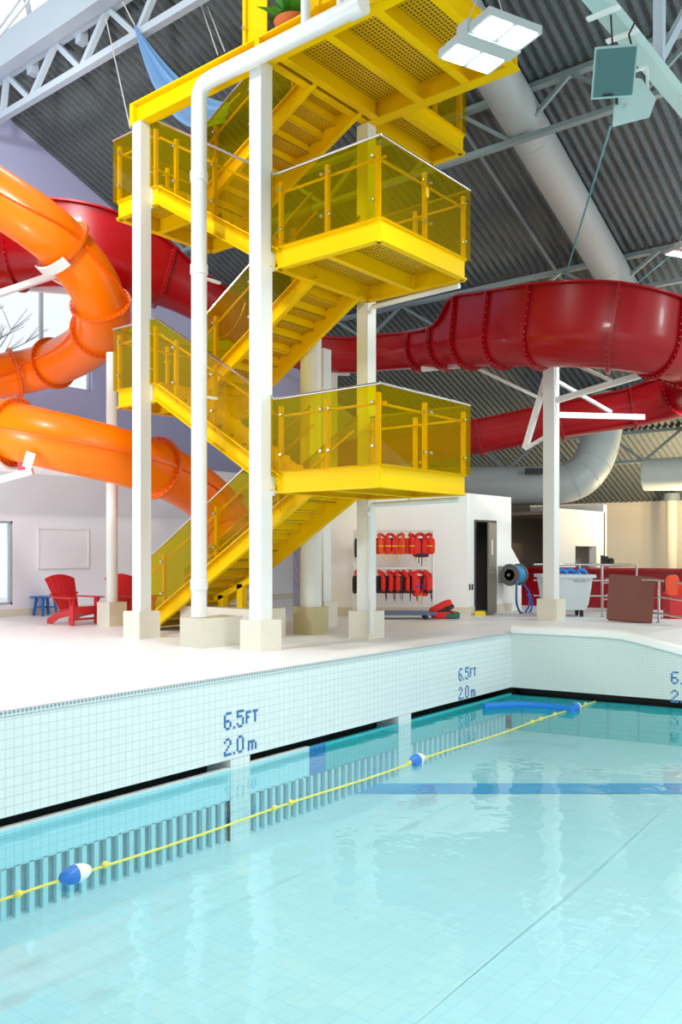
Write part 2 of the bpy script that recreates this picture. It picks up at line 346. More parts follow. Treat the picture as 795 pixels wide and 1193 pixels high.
mb = MB(); mb.prism([lft, lft + FW * 3, lft + FW * 3 + RT * .25, lft + RT * .25], (0, 0, BH - .2)); struct(mb, 'wall_return', 'lilac')
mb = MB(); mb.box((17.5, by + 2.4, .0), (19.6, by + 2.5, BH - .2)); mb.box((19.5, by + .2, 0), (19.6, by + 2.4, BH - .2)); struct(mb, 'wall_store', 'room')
mb = MB(); mb.prism([lft - FW * .02 + RT * .02, c0 - FW * .02, c0 - FW * .002, lft - FW * .002 + RT * .02], (0, 0, .2)); mb.box((c0.x + .02, by - .02, 0), (DX0 - .05, by - .002, .2)); mb.box((DX1 + .05, by - .02, 0), (19.6, by - .002, .2)); struct(mb, 'baseboard_front', 'base')
# door: frame, ajar leaf
mb = MB(); mb.box((DX0 - .05, by - .03, 0), (DX0, by + .2, DZ + .05)); mb.box((DX1, by - .03, 0), (DX1 + .05, by + .2, DZ + .05)); mb.box((DX0, by - .03, DZ), (DX1, by + .2, DZ + .05))
dr = struct(mb, 'door_1', 'dframe', (DX1, by, 0))
hinge = V((DX1 - .02, by - .05, 0)); dd = V((-.955, -.297, 0)).normalized()
lf = MB(); lf.bar(hinge + V((0, 0, DZ / 2)), hinge + dd * .86 + V((0, 0, DZ / 2)), .045, DZ - .03); leaf = lf.build('door_leaf', 'door', dr)
k = MB(); k.lathe([(0, 0), (.03, .0), (.032, .03), (0, .05)], hinge + dd * .78 + V((.007, -.024, 1.0)), (.297, -.955, 0), 12); k.build('door_knob', 'steel', leaf)
k = MB(); k.bar(hinge + dd * .55 + V((.008, -.026, 1.42)), hinge + dd * .55 + V((.008, -.026, 1.78)), .1, .006, (.297, -.955, 0)); k.build('door_notice', 'fwhite', leaf)
# second block and the recess between, its shade painted into the wall colour
B2Y = 11.5
mb = MB(); w0, w1 = 25.75, 27.4
mb.box((24.0, B2Y, 0), (w0, B2Y + .25, 2.8)); mb.box((w1, B2Y, 0), (28.1, B2Y + .25, 2.8)); mb.box((w0, B2Y, 0), (w1, B2Y + .25, .95)); mb.box((w0, B2Y, 1.65), (w1, B2Y + .25, 2.8))
mb.box((28.0, B2Y, 0), (28.25, B2Y + 3.6, 3.05)); struct(mb, 'wall_back', 'block')
mb = MB(); mb.box((24, B2Y + 2.2, 0), (28.0, B2Y + 2.4, 2.8)); mb.box((24, B2Y + .25, 2.6), (28, B2Y + 2.4, 2.7)); struct(mb, 'wall_kiosk', 'recess')
mb = MB(); mb.box((20.5, 14.2, 0), (28, 14.5, 3.3)); struct(mb, 'wall_recess', 'recess')

# skylight above the ridge: curb, curved ribs, glazing
mb = MB(); mb.box((10.85, -6, 13.1), (11.15, YW, 13.86)); struct(mb, 'trim_14', 'truss')
arc = [(8.3 + 2.75 * math.cos(R(a)), 13.86 + 1.7 * math.sin(R(a))) for a in range(0, 181, 12)]
mb = MB()
for yy in range(-2, 22, 2): mb.tube([(x_, yy + .4, z_) for x_, z_ in arc], .06, 8)
sk = struct(mb, 'window_3', 'frame', (8.3, 8, 13.86))
g = MB(); g.skin([[V((x_, yy, z_ + .06)) for x_, z_ in arc] for yy in (-6, YW)], False); g.build('glazing', 'clear', sk)

# ------------------------------------------------------------------ roof framing
def joist(X, zt, h_, y0, y1, label, panel=2.6, t=.1):
    r = thing('roof_joist', label, 'roof joist', (X, y0, zt - h_), 'open web joists under the roof deck')
    MB().bar((X, y0, zt), (X, y1, zt), .2, t).build('top_chord', 'grey', r)
    MB().bar((X, y0, zt - h_), (X, y1, zt - h_), .16, t).build('bottom_chord', 'grey', r)
    y = y0; up = False
    while y < y1 - .1:
        e = min(y + panel / 2, y1); a, b = (zt, zt - h_) if not up else (zt - h_, zt)
        MB().bar((X, y, a), (X, e, b), .08, .08, (1, 0, 0)).build('diagonal', 'grey', r); y = e; up = not up
    return r
joist(16.35, rz(16.35) - .18, 1.0, -3, 21.2, 'grey open web joist just right of the yellow tower, nearest under the roof deck')
joist(21.5, rz(21.5) - .18, .85, -3, 21.2, 'grey open web joist crossing behind the top of the red slide curve')
joist(29.5, rz(29.5) - .18, 1.0, -1, 21.2, 'grey open web joist below the red slide curve, above the round ducts')
r = thing('ridge_truss', 'pale blue steel truss below the skylight curb at upper left', 'truss', (11.25, 0, 12.22))
MB().bar((11.25, -3, 12.24), (11.25, YW, 12.24), .16, .16).build('bottom_chord', 'truss', r)
MB().bar((11.25, -3, 13.22), (11.25, YW, 13.22), .16, .2).build('top_chord', 'truss', r)
yy = [20.62, 19.1, 18.55, 17.3, 16.7, 15.4, 14.9, 13.5, 13.0]
nodes = [atx(px, py, 11.25).y for px, py in ((3, 130), (8, 88), (36, 112), (65, 55), (95, 80), (126, 18), (160, 45), (190, -20))]
for i in range(len(nodes) - 1):
    a, b = (12.24, 13.2) if i % 2 == 0 else (13.2, 12.24)
    MB().bar((11.25, nodes[i], a), (11.25, nodes[i + 1], b), .12, .12, (1, 0, 0)).build('diagonal', 'truss', r)
for px in (36, 93): p = atx(px, 75 if px < 50 else 46, 11.35); MB().box((11.3, p.y - .1, 12.95), (11.5, p.y + .1, 13.35)).build('bracket', 'truss', r)
# big box girder across the hall at upper right, with its web members
gy = 4.15; g0 = aty(702, 0, gy); gz = 8.12
r = thing('box_girder', 'pale green box girder running away at the upper right corner', 'girder', (12, gy, gz))
MB().bar((6, gy, gz), (19, gy, gz), .22, .16).build('girder_body', 'spk', r)
for x_ in (10.05, 10.65): MB().box((x_, gy - .2, gz - .11), (x_ + .08, gy + .2, gz - .08)).build('clamp_plate', 'fwhite', r)
MB().bar((11.9, gy - .05, gz + .1), (11.9, gy - .05, rz(11.9) - .1), .13, .13).build('post', 'truss', r)
MB().bar((11.9, gy - .05, gz + .1), (14.2, gy - .9, rz(14.2) - .1), .1, .1).build('brace', 'truss', r)
MB().bar((12.6, gy - .25, gz - .3), (15.2, gy - .25, gz - .3), .1, .12).build('tray', 'truss', r)

# ducts
mb = MB(); dz = 1.0
pts = [V((x_, 8.55, rz(x_) - .62)) for x_ in (12.5, 15, 18, 21, 24, 27, 28.2)]
pts += [V((29.0, 8.55, 5.0)), V((29.3, 8.5, 4.55))]
r = thing('main_duct', 'long pale round duct running down the roof slope beside the tower', 'duct', pts[0])
mb.tube(pts, .43, 28).build('duct_barrel', 'duct', r)
for x_ in (17, 21, 23.6, 26): p, q2 = V((x_, 8.55, rz(x_) - .62)), V((x_ + .05, 8.55, rz(x_ + .05) - .62)); MB().tube([p, q2], .437, 28).build('seam_band', 'duct', r)
for x_ in (16.4, 21.4, 26.5): MB().bar((x_, 8.55, rz(x_) - .62), (x_, 8.55, rz(x_) - .05), .03, .03).build('hanger', 'grey', r)
a, b = at(752, 553, 28.5), at(860, 551, 27)
r = thing('header_duct', 'short pale horizontal duct at the right edge, above the beige wall', 'duct', a)
MB().tube([a, b], .53, 28).build('duct_barrel', 'duct', r); MB().lathe([(.0, 0), (.5, .0), (.535, .03)], a - (b - a).normalized() * .03, b - a, 28).build('end_cap', 'duct', r)
path = [at(500, 566, 27.5), at(560, 566, 27.2), at(620, 566, 27), at(655, 564, 26.8), at(676, 556, 26.7), at(690, 540, 26.8), at(698, 520, 27), at(703, 495, 27.5), at(706, 470, 28)]
path = [V(p) for p in spline([tuple(p) for p in path], 4)]
r = thing('elbow_duct', 'wide pale duct with an elbow behind the white post and above the white block', 'duct', path[0])
MB().tube(path, .6, 30).build('duct_barrel', 'duct', r)
for i in (14, 17, 20, 23): t = (path[i + 1] - path[i]).normalized(); MB().tube([path[i], path[i] + t * .05], .612, 30).build('seam_band', 'duct', r)
p = at(623, 549, 26.3); MB().bar(p - RT * .28, p + RT * .28, .1, .18).build('vent_grille', 'rubber', r)

# ------------------------------------------------------------------ stair tower
X0, X1, Y0, Y1, YA, YB = 9.69, 11.95, 7.22, 9.17, 12.02, 13.17
DEP = .335
ZB = [2.41, 4.13, 5.85, 7.58, 9.0]
def post(r, p, h_=1.02, side=(0, 0, 1), bolts=()):
    b = MB().box((p[0] - .03, p[1] - .03, p[2]), (p[0] + .03, p[1] + .03, p[2] + h_)).build('guard_post', 'yel', r)
    for dx, dy, dz_ in bolts: MB().lathe([(0, -.03), (.028, -.03), (.028, .01), (.018, .025), (0, .025)], (p[0] + dx, p[1] + dy, p[2] + dz_), side, 10).build('clamp_bolt', 'bolt', b)
def panel(r, poly, vec): return MB().prism(poly, vec).build('guard_panel', 'glassy', r)
GH = 1.1
def guard_line(r, a, b, z0, out, n, cap=True, posts=True, inner=True, first=True, wrap=(0, 0)):
    """Glass guard from a to b (xy) on a floor edge at z0; out = outward unit vector."""
    a, b, o = V((*a, z0)), V((*b, z0)), V((*out, 0)); d = (b - a).normalized(); a = a - d * wrap[0]; b = b + d * wrap[1]; L = (b - a).length
    off = o * .07; sw = o * .012
    for i in range(n):
        s0, s1 = a + d * (L * i / n + .006) + off, a + d * (L * (i + 1) / n - .006) + off
        panel(r, [s0 + V((0, 0, -.02)), s1 + V((0, 0, -.02)), s1 + V((0, 0, GH)), s0 + V((0, 0, GH))], sw)
    if posts:
        for i in range(0 if first else 1, n + 1):
            p = a + d * min(max(L * i / n, .09), L - .09)
            bs = [(off.x * .9 + d.x * k, off.y * .9 + d.y * k, z) for z in (.25, .86) for k in ((-.075, .075) if 0 < i < n else ((.05,) if i == 0 else (-.05,)))]
            post(r, p, 1.0, o, bs)
    if cap: MB().tube([a + off + V((0, 0, GH + .01)), b + off + V((0, 0, GH + .01))], .022, 10).build('cap_rail', 'steel', r)
    if inner: MB().tube([a + o * -.06 + V((0, 0, .86)), b + o * -.06 + V((0, 0, .86))], .02, 8).build('handrail', 'yel', r)
def landing(name, label, x0, x1, y0, y1, zb, joists=()):
    r = thing(name, label, 'stair landing', (x0, y0, zb), 'yellow steel landings of the slide tower')
    zm, e = zb + DEP / 2, .05
    for p, q in (((x0, y0), (x1, y0)), ((x1, y0), (x1, y1)), ((x1, y1), (x0, y1)), ((x0, y1), (x0, y0))):
        MB().beam((*p, zm), (*q, zm), .12, DEP, .022).build('edge_beam', 'yel', r)
    for ax, v in joists:
        p, q = ((v, y0 + e), (v, y1 - e)) if ax == 'x' else ((x0 + e, v), (x1 - e, v))
        MB().beam((*p, zm - .02), (*q, zm - .02), .1, DEP - .05, .02).build('joist', 'yel', r)
    MB().box((x0 + .06, y0 + .06, zb + DEP - .075), (x1 - .06, y1 - .06, zb + DEP - .03)).build('deck_grating', 'ygrate', r)
    return r
for zb, lb in ((ZB[0], 'lower right yellow landing with glass guard, nearest the life jacket rack'), (ZB[2], 'upper right yellow landing with glass guard and open grating seen from below')):
    r = landing('stair_landing', lb, X0, X1, Y0, Y1, zb, (('y', (Y0 + Y1) / 2),)); z = zb + DEP
    guard_line(r, (X0, Y1 + .02), (X0, Y0), z, (-1, 0), 2, wrap=(0, .07))
    guard_line(r, (X0, Y0), (X1, Y0), z, (0, -1), 2, first=False, wrap=(.07, .07))
    guard_line(r, (X1, Y0), (X1, Y1), z, (1, 0), 2, first=False, wrap=(.07, 0))
    if zb > 4:
        s = MB(); s.puff((X0 + 1.05, Y0 - .1, z + .66), (.05, .012, .08), .8, 8); s.build('round_notice', 'jyel', r)
for zb, lb in ((ZB[1], 'lower left yellow landing with glass guard, behind the white corner column'), (ZB[3], 'upper left yellow landing with glass guard, just below the yellow roof beam')):
    r = landing('stair_landing', lb, X0, X1, YA, YB, zb, (('x', 10.6),)); z = zb + DEP
    guard_line(r, (X0, YB), (X0, YA), z, (-1, 0), 1, wrap=(.07, 0))
    guard_line(r, (X1, YB), (X0, YB), z, (0, 1), 2, first=False, wrap=(.07, .07))
    guard_line(r, (X1, YA), (X1, YB), z, (1, 0), 1, wrap=(0, .07))
XM0, XM1 = 10.55, 11.68
def flight(label, x0, x1, ya, za, yb, zb, n, guards):
    """ya, za = low end (floor level), yb, zb = high end."""
    r = thing('stair_flight', label, 'stair flight', (x0, ya, za), 'yellow stair flights of the slide tower')
    zoff = -DEP / 2
    sl = V((0, yb - ya, zb - za)).normalized(); upv = V((0, -sl.z, sl.y)) if sl.y > 0 else V((0, sl.z, -sl.y))
    for x_, s_ in ((x0, 1), (x1, -1)):
        m_ = MB(); p, q = V((x_, ya, za + zoff)), V((x_, yb, zb + zoff))
        m_.bar(p, q, .02, .27, upv); 
        for k in (-1, 1): m_.bar(p + V((s_ * -.03, 0, 0)), q + V((s_ * -.03, 0, 0)), .09, .018, upv, (0, k * .135))
        m_.build('stringer', 'yel', r)
    dy, dz_ = (yb - ya) / n, (zb - za) / n
    for i in range(1, n):
        z = za + dz_ * i; y = ya + dy * i
        t = MB().box((x0 + .012, y - dy * .55, z - .045), (x1 - .012, y + dy * .5, z - .015)).build('tread', 'ytread', r)
        MB().box((x0 + .012, y - dy * .55 - .01, z - dz_), (x1 - .012, y - dy * .55 + .01, z - .01)).build('riser', 'yel', t)
    for x_, o, hr in guards:
        a, b = V((x_ + o * .06, ya, za)), V((x_ + o * .06, yb, zb))
        panel(r, [a + V((0, 0, -.1)), b + V((0, 0, -.1)), b + V((0, 0, GH)), a + V((0, 0, GH))], (o * .012, 0, 0))
        MB().tube([a + V((0, 0, GH + .01)), b + V((0, 0, GH + .01))], .022, 8).build('cap_rail', 'steel', r)
        if hr: MB().tube([a + V((-o * .11, 0, .84)), b + V((-o * .11, 0, .84))], .02, 8).build('handrail', 'yel', r)
        for f in (.18, .5, .84):
            p = a.lerp(b, f); p.x = x_
            post(r, (p.x, p.y, p.z - .12), 1.06, (o, 0, 0), [(o * .07, 0, .33), (o * .07, 0, .93)])
    return r
T = [z + DEP for z in ZB]
flight('lowest yellow stair flight rising from the deck to the lower right landing', XM0, XM1, 13.75, .02, Y1 + .05, T[0], 16, ((XM0, -1, 1), (XM1, 1, 1)))
flight('yellow stair flight falling to the lower right landing along the near side', X0, 10.42, Y1, T[0], YA, T[1], 10, ((X0, -1, 1),))
flight('yellow stair flight seen from below under the upper right landing', XM0, XM1, YA, T[1], Y1, T[2], 10, ((XM0, -1, 1), (XM1, 1, 0)))
flight('yellow stair flight falling to the upper right landing along the near side', X0, 10.42, Y1, T[2], YA, T[3], 10, ((X0, -1, 1),))
flight('highest yellow stair flight seen from below under the top platform', XM0, XM1, YA, T[3], Y1, T[4], 9, ((XM0, -1, 1), (XM1, 1, 0)))
# top platform with its walkway stub
XB = 9.53
r = thing('top_platform', 'yellow top platform of open grating overhead with a plant behind its guard', 'platform', (XB, 6.4, 9.0))
zm = 9.0 + .19
MB().beam((XB, 6.4, zm), (XB, 12.5, zm), .22, .38, .025).build('edge_beam', 'yel', r)
MB().beam((12.08, 6.35, zm), (12.08, 9.3, zm), .22, .38, .025).build('edge_beam', 'yel', r)
for yy_ in (9.36, 12.45): MB().box((XB - .11, yy_ - .05, 9.02), (XB + .11, yy_ + .05, 9.36)).build('stiffener', 'yel', r)
for yy_ in (9.25, 9.02, 8.1, 7.2, 6.42): MB().beam((XB + .1, yy_, zm), (11.98, yy_, zm), .14, .36, .022).build('joist', 'yel', r)
MB().box((XB + .1, 6.42, 9.31), (11.98, 9.2, 9.355)).build('deck_grating', 'ygrate', r)
for p, q in (((12.15, 9.27), (14.1, 9.27)), ((14.1, 9.27), (14.1, 8.55)), ((14.1, 8.55), (12.15, 8.55))): MB().beam((*p, zm), (*q, zm), .14, .36, .022).build('walkway_beam', 'yel', r)
MB().box((12.2, 8.62, 9.31), (14.04, 9.22, 9.355)).build('walkway_grating', 'ygrate', r)
guard_line(r, (12.2, 8.55), (14.1, 8.55), 9.38, (0, -1), 2); guard_line(r, (14.1, 8.55), (14.1, 9.27), 9.38, (1, 0), 1)
MB().box((10.12, 6.6, 9.36), (10.15, 9.3, 11.2)).build('back_sheet', 'yel', r)
MB().box((XB + .02, 9.27, 9.39), (XB + .04, 9.69, 11.0)).build('end_sheet', 'yel', r)
post(r, (XB, 9.72, 9.38), 1.3, (-1, 0, 0), [(-.07, -.02, .3)]); post(r, (XB, 8.2, 9.38), 1.3, (-1, 0, 0), [(-.07, 0, .3)])
# planter behind the platform guard
p = V((9.8, 8.95, 9.36))
r = thing('potted_plant', 'leafy plant in a terracotta bowl on the top yellow platform', 'plant', p)
MB().lathe([(0, 0), (.16, 0), (.25, .12), (.30, .26), (.27, .26), (.22, .2), (0, .2)], p, n=24).build('pot', 'terra', r)
lm = MB()
for i in range(26):
    a = i * 2.4; L = random.uniform(.3, .75); b = p + V((0, 0, .22)); d = V((math.cos(a), math.sin(a), random.uniform(.1, 1.6))).normalized(); sd = d.cross(V((0, 0, 1))).normalized()
    w = random.uniform(.05, .1); tip = b + d * L + V((0, 0, -.12)); md = b + d * L * .55
    lm.add([b, md + sd * w, tip, md - sd * w, md + V((0, 0, .03))], [(0, 1, 4), (1, 2, 4), (2, 3, 4), (3, 0, 4)])
lm.build('foliage', 'leaf', r)

# columns
def column(label, x, y, top, s=.23, pl=.45, ph=.47, rnd=False, mp='plinth', brackets=(), group='white steel columns on tiled plinths', plx=None, ang=0, z0=0):
    r = thing('steel_column', label, 'column', (x, y, z0), group)
    px_, py_ = plx or (pl, pl)
    MB().box((x - px_ / 2, y - py_ / 2, z0), (x + px_ / 2, y + py_ / 2, z0 + ph)).build('plinth', mp, r)
    if rnd: MB().lathe([(s, 0), (s, .3), (s * 1.0, .32), (s * .98, top - ph - z0)], (x, y, z0 + ph - .002), n=28).build('shaft', 'white', r)
    else: MB().box((x - s / 2, y - s / 2, z0 + ph - .002), (x + s / 2, y + s / 2, top)).build('shaft', 'white', r)
    for z in brackets: MB().box((x + s / 2, y - s / 2 - .02, z), (x + s / 2 + .05, y + s / 2 + .02, z + .36)).build('bracket_plate', 'white', r)
    return r
column('white square column left of the stairs, carrying the end of the yellow beam', XB, 12.3, 9.0, brackets=(4.12, 7.55))
column('white square column nearest the pool edge, in front of the stairs', XB, 9.38, 9.0, .25, brackets=(2.38, 5.85))
column('white square column under the back corner of the right landings', 12.07, 9.28, 8.99, .24)
column('round cream column on a tan tiled plinth behind the lowest stair flight', 11.98, 10.5, 5.7, .2, .46, .5, True, 'tanplinth')
column('white square column half hidden behind the round cream column', 13.35, 11.38, 5.6, .24, .42, .5)
column('white post with slide arms standing right of the changing block door', 17.6, 8.42, 5.95, .26, .46, .47)
column('slender round column between the two red chairs', 10.68, 14.75, 5.55, .115, .42, .48, True)
# drain pipe: standpipe, elbow, overhead run
r = thing('drain_pipe', 'thick white drain pipe rising beside the stairs and bending along the top beam', 'pipe', (9.24, 10.47, 0))
pp = [(9.24, 10.47, .47), (9.24, 10.47, 8.6)] + [(9.24, 10.47 - .22 + .22 * math.cos(R(a)), 8.72 + .22 * math.sin(R(a))) for a in range(0, 91, 15)] + [(9.24, 10.1, 8.95), (9.24, 7.15, 8.93)]
MB().tube(pp, .125, 24).build('pipe_barrel', 'white', r)
for z in (.9, 5.92, 7.4): MB().lathe([(.125, 0), (.14, .01), (.14, .16), (.125, .17)], (9.24, 10.47, z), n=24).build('coupling', 'white', r)
MB().lathe([(.125, 0), (.145, .01), (.145, .25), (.0, .26)], (9.24, 7.4, 8.93), (0, -1, 0), 24).build('end_cap', 'white', r)
for yy_, rr in ((8.2, .07), (7.55, .06)): MB().tube([(9.24, yy_, 9.0), (9.24, yy_, 10.9)], rr, 14).build('riser_pipe', 'white', r)
for z in (4.0, 5.9): MB().bar((9.1, 10.47, z), (9.69, 10.47, z), .05, .04).build('pipe_clamp', 'white', r)
MB().box((9.04, 10.2, 0), (9.95, 10.7, .46)).build('plinth', 'plinth', r)
for zb, lb in ((ZB[0], 'thin pale pipe slung under the far edge of the lower right landing'), (ZB[2], 'thin pale pipe slung under the far edge of the upper right landing')):
    r = thing('gutter_pipe', lb, 'pipe', (X1 + .02, Y1, zb - .12), 'thin pipes below the right landings')
    MB().tube([(X1 + .02, Y1 - .05, zb - .2), (X1 + .02, Y1 - .1, zb - .09), (X1 + .02, Y0 + .1, zb - .06)], .045, 12).build('pipe_barrel', 'white', r)
    MB().tube([(X1 + .02, (Y0 + Y1) / 2 + .1, zb - .06), (X1 + .02, (Y0 + Y1) / 2 + .1, zb + .1)], .012, 8).build('hanger', 'bolt', r)
r = thing('downspout', 'white downspout strapped to the column by the life jacket rack', 'pipe', (11.9, 9.12, .1), None)
MB().tube([(11.92, 9.1, 2.1), (11.92, 9.1, .75), (11.86, 9.02, .6), (11.83, 9.0, .12)], .04, 12).build('pipe_barrel', 'white', r)
MB().bar((11.92, 9.14, 2.1), (12.0, 9.2, 2.1), .1, .05).build('strap', 'white', r)
# low wall under the stairs and its yellow stub frame
mb = MB(); mb.box((10.65, 10.6, 0), (11.4, 12.6, .5)); w_ = tag(mb.build('plinth_wall', 'plinth'), 'low cream tiled wall below the lowest stair flight', 'low wall')
r = thing('stair_prop', 'yellow prop frame standing on the low wall under the stairs', 'frame', (11.0, 11.5, .5))
for yy_ in (10.75, 11.25, 11.75): MB().box((10.95, yy_, .5), (11.07, yy_ + .14, 1.15 if yy_ < 11 else (.92 if yy_ < 11.5 else .7))).build('upright', 'yel', r)
MB().bar((11.01, 10.7, 1.15), (11.01, 12.0, .62), .12, .1).build('head_rail', 'yel', r)

# ------------------------------------------------------------------ slides
def frames(P):
    out = []
    for i in range(len(P)):
        t = (V(P[min(i + 1, len(P) - 1)][:3]) - V(P[max(i - 1, 0)][:3])).normalized(); s_ = t.cross(V((0, 0, 1))).normalized(); out.append((V(P[i][:3]), t, s_, s_.cross(t)))
    return out
def ring_solid(f, inner, outer, w):
    c, t, s_, u = f; n = len(inner); m_ = MB()
    rr = [[c + t * k + s_ * a + u * b for a, b in sec] for k, sec in ((-w / 2, inner), (-w / 2, outer), (w / 2, outer), (w / 2, inner))]
    m_.skin(rr + [rr[0]], True); return m_
def circ(r_, n=36): return [(r_ * math.cos(2 * math.pi * k / n), r_ * math.sin(2 * math.pi * k / n)) for k in range(n)]
def bolts_on(f, pts, w, m='dbolt', parent=None, sz=.016):
    c, t, s_, u = f; b = MB()
    for a, bb in pts:
        for sg in (-1, 1):
            q = c + s_ * a + u * bb + t * (sg * (w / 2 + .004)); b.add([q + t * sz, q - t * sz, q + s_ * sz, q - s_ * sz, q + u * sz, q - u * sz], [(0, 2, 4), (2, 1, 4), (1, 3, 4), (3, 0, 4), (2, 0, 5), (1, 2, 5), (3, 1, 5), (0, 3, 5)])
    b.build('bolt_row', m, parent)['kind'] = 'stuff'
RO = .525
ctrl = [at(-95, 160, 16.0), at(-40, 205, 16.2), at(40, 258, 16.4), at(78, 291, 16.9), at(108, 330, 17.4), at(119, 366, 18.0), at(112, 392, 19.0), at(84, 414, 20.3), at(38, 431, 21.2), at(-20, 441, 20.6), at(-75, 450, 19.2), at(-80, 470, 17.6), at(-45, 487, 16.4), at(0, 499, 15.7), at(70, 515, 15.5), at(150, 535, 16.2), at(205, 556, 17.4), at(243, 582, 18.4), at(266, 612, 18.6), at(276, 640, 18.2)]
SP = spline([tuple(p) for p in ctrl], 8); FR = frames(SP)
r = thing('tube_slide', 'orange closed tube slide looping at the left behind the white columns', 'water slide', SP[0][:3])
joints = [0, 23, 37, 46, 60, 67, 80, 106, 124, 140, 148]
joints = [j for j in joints if j < len(FR)] + [len(FR) - 1]
for a, b in zip(joints, joints[1:]):
    if b - a < 1: continue
    sec = MB().skin([[c + s_ * x_ + u * y_ for x_, y_ in circ(RO)] for c, t, s_, u in FR[a:b + 1]], True).build('tube_section', 'orange', r)
    for sg in (-1, 1): MB().skin([[c + s_ * sg * x_ + u * y_ for x_, y_ in ((RO - .01, -.02), (RO + .06, -.02), (RO + .06, .02), (RO - .01, .02))] for c, t, s_, u in FR[a:b + 1]], True, True).build('side_seam', 'flange', sec)
for j in joints[1:]:
    fl = ring_solid(FR[j], circ(RO - .02), circ(RO + .1), .06).build('flange', 'flange', r)
    bolts_on(FR[j], circ(RO + .055, 30), .06, 'dbolt', fl)
for j in (23, 106):
    c, t, s_, u = FR[j]; n = 12
    sec = [(-(RO + .1), -(RO + .16))]
    MB().skin([[c + t * k + s_ * (rr * math.cos(a)) + u * (rr * math.sin(a)) for k, rr in ((-.1, RO + .11), (.1, RO + .11), (.1, RO + .15), (-.1, RO + .15))] for a in [R(-130 + 80 * i / n) for i in range(n + 1)]], True, True).build('cradle', 'white', r)
# red flume: R, left wall, right wall
def usec(Rr, hl, hr, o=0):
    pts = [(-(Rr + o), hl + (o > .05) * .0)]
    pts += [((Rr + o) * math.cos(a), (Rr + o) * math.sin(a)) for a in [R(180 + 180 * k / 18) for k in range(19)]]
    pts += [(Rr + o, hr)]; return pts
def uloop(Rr, hl, hr, t=.05, lip=.09):
    outer = usec(Rr, hl, hr); inner = usec(Rr - t, hl, hr)
    return [(-(Rr + lip), hl - .04), *[(-Rr, hl - .04)], *outer[1:-1], (Rr, hr - .04), (Rr + lip, hr - .04), (Rr + lip, hr), *reversed([(a, b) for a, b in inner]), (-(Rr + lip), hl)]
rc = [(-170, 330, 19.5, .62, .3, .8), (-60, 312, 19.2, .64, .3, .95), (20, 300, 19, .66, .3, 1.0), (100, 300, 19, .66, .3, .95), (170, 318, 19.4, .62, .3, .7), (225, 342, 19.9, .55, .3, .3), (290, 382, 20.8, .5, .3, .28), (340, 404, 21.5, .5, .3, .25), (400, 411, 21.8, .5, .3, .25), (450, 408, 21.6, .5, .35, .28), (490, 405, 21, .51, .4, .28), (520, 401, 20.3, .54, .45, .3), (536, 399, 19.9, .56, .5, .5), (550, 397, 19.5, .575, .5, .88),
      (576, 395, 18.9, .58, .5, .9), (615, 393, 18.1, .6, .5, .93), (665, 392, 17.4, .61, .45, .95), (715, 394, 17.0, .61, .45, .92), (755, 399, 16.9, .61, .45, .8), (785, 407, 17.2, .61, .45, .62), (808, 418, 17.9, .6, .45, .5), (820, 436, 19.3, .6, .45, .5), (800, 455, 20.6, .58, .4, .5), (755, 468, 21.4, .56, .35, .45), (700, 478, 21.8, .55, .3, .4), (630, 491, 22.3, .52, .3, .3), (560, 505, 22.8, .52, .3, .3), (480, 518, 23.3, .52, .3, .3), (420, 527, 23.6, .52, .3, .3), (360, 538, 23.6, .52, .3, .3)]
SP = spline([(*at(a, b, c), e, f, g_) for a, b, c, e, f, g_ in rc], 6); FR = frames(SP)
r = thing('flume_slide', 'big red open flume slide curving through the hall behind the yellow tower', 'water slide', SP[0][:3])
joints = [0, 12, 26, 34, 44, 52, 60, 66, 78, 86, 92, 102, 110, 117, 124, 132, 140, 148, 156, len(FR) - 1]
for a, b in zip(joints, joints[1:]):
    MB().skin([[c + s_ * x_ + u * y_ for x_, y_ in uloop(*SP[i][3:6])] for i, (c, t, s_, u) in list(enumerate(FR))[a:b + 1]], True, True).build('flume_section', 'red', r)
for j in joints[1:-1]:
    c, t, s_, u = FR[j]; w = .06; q = SP[j][3:6]
    a_, b_ = usec(*q, o=-.02), usec(*q, o=.09)
    loop = b_ + list(reversed(a_))
    m_ = MB().skin([[c + t * k + s_ * x_ + u * y_ for x_, y_ in loop] for k in (-w / 2, w / 2)], True)
    n = len(b_)
    for sg, k in ((1, -w / 2), (-1, w / 2)):
        vs = [c + t * k + s_ * x_ + u * y_ for x_, y_ in loop]; m_.add(vs, [(i, i + 1, 2 * n - 2 - i, 2 * n - 1 - i) for i in range(n - 1)])
    fl = m_.build('flange', 'red', r)
    pts = usec(*q, o=.05); hr = q[2]
    bolts_on(FR[j], pts[1:-1:1] + [(q[0] + .05, hr * k / 6) for k in range(1, 6)], w, 'steel', fl, .014)
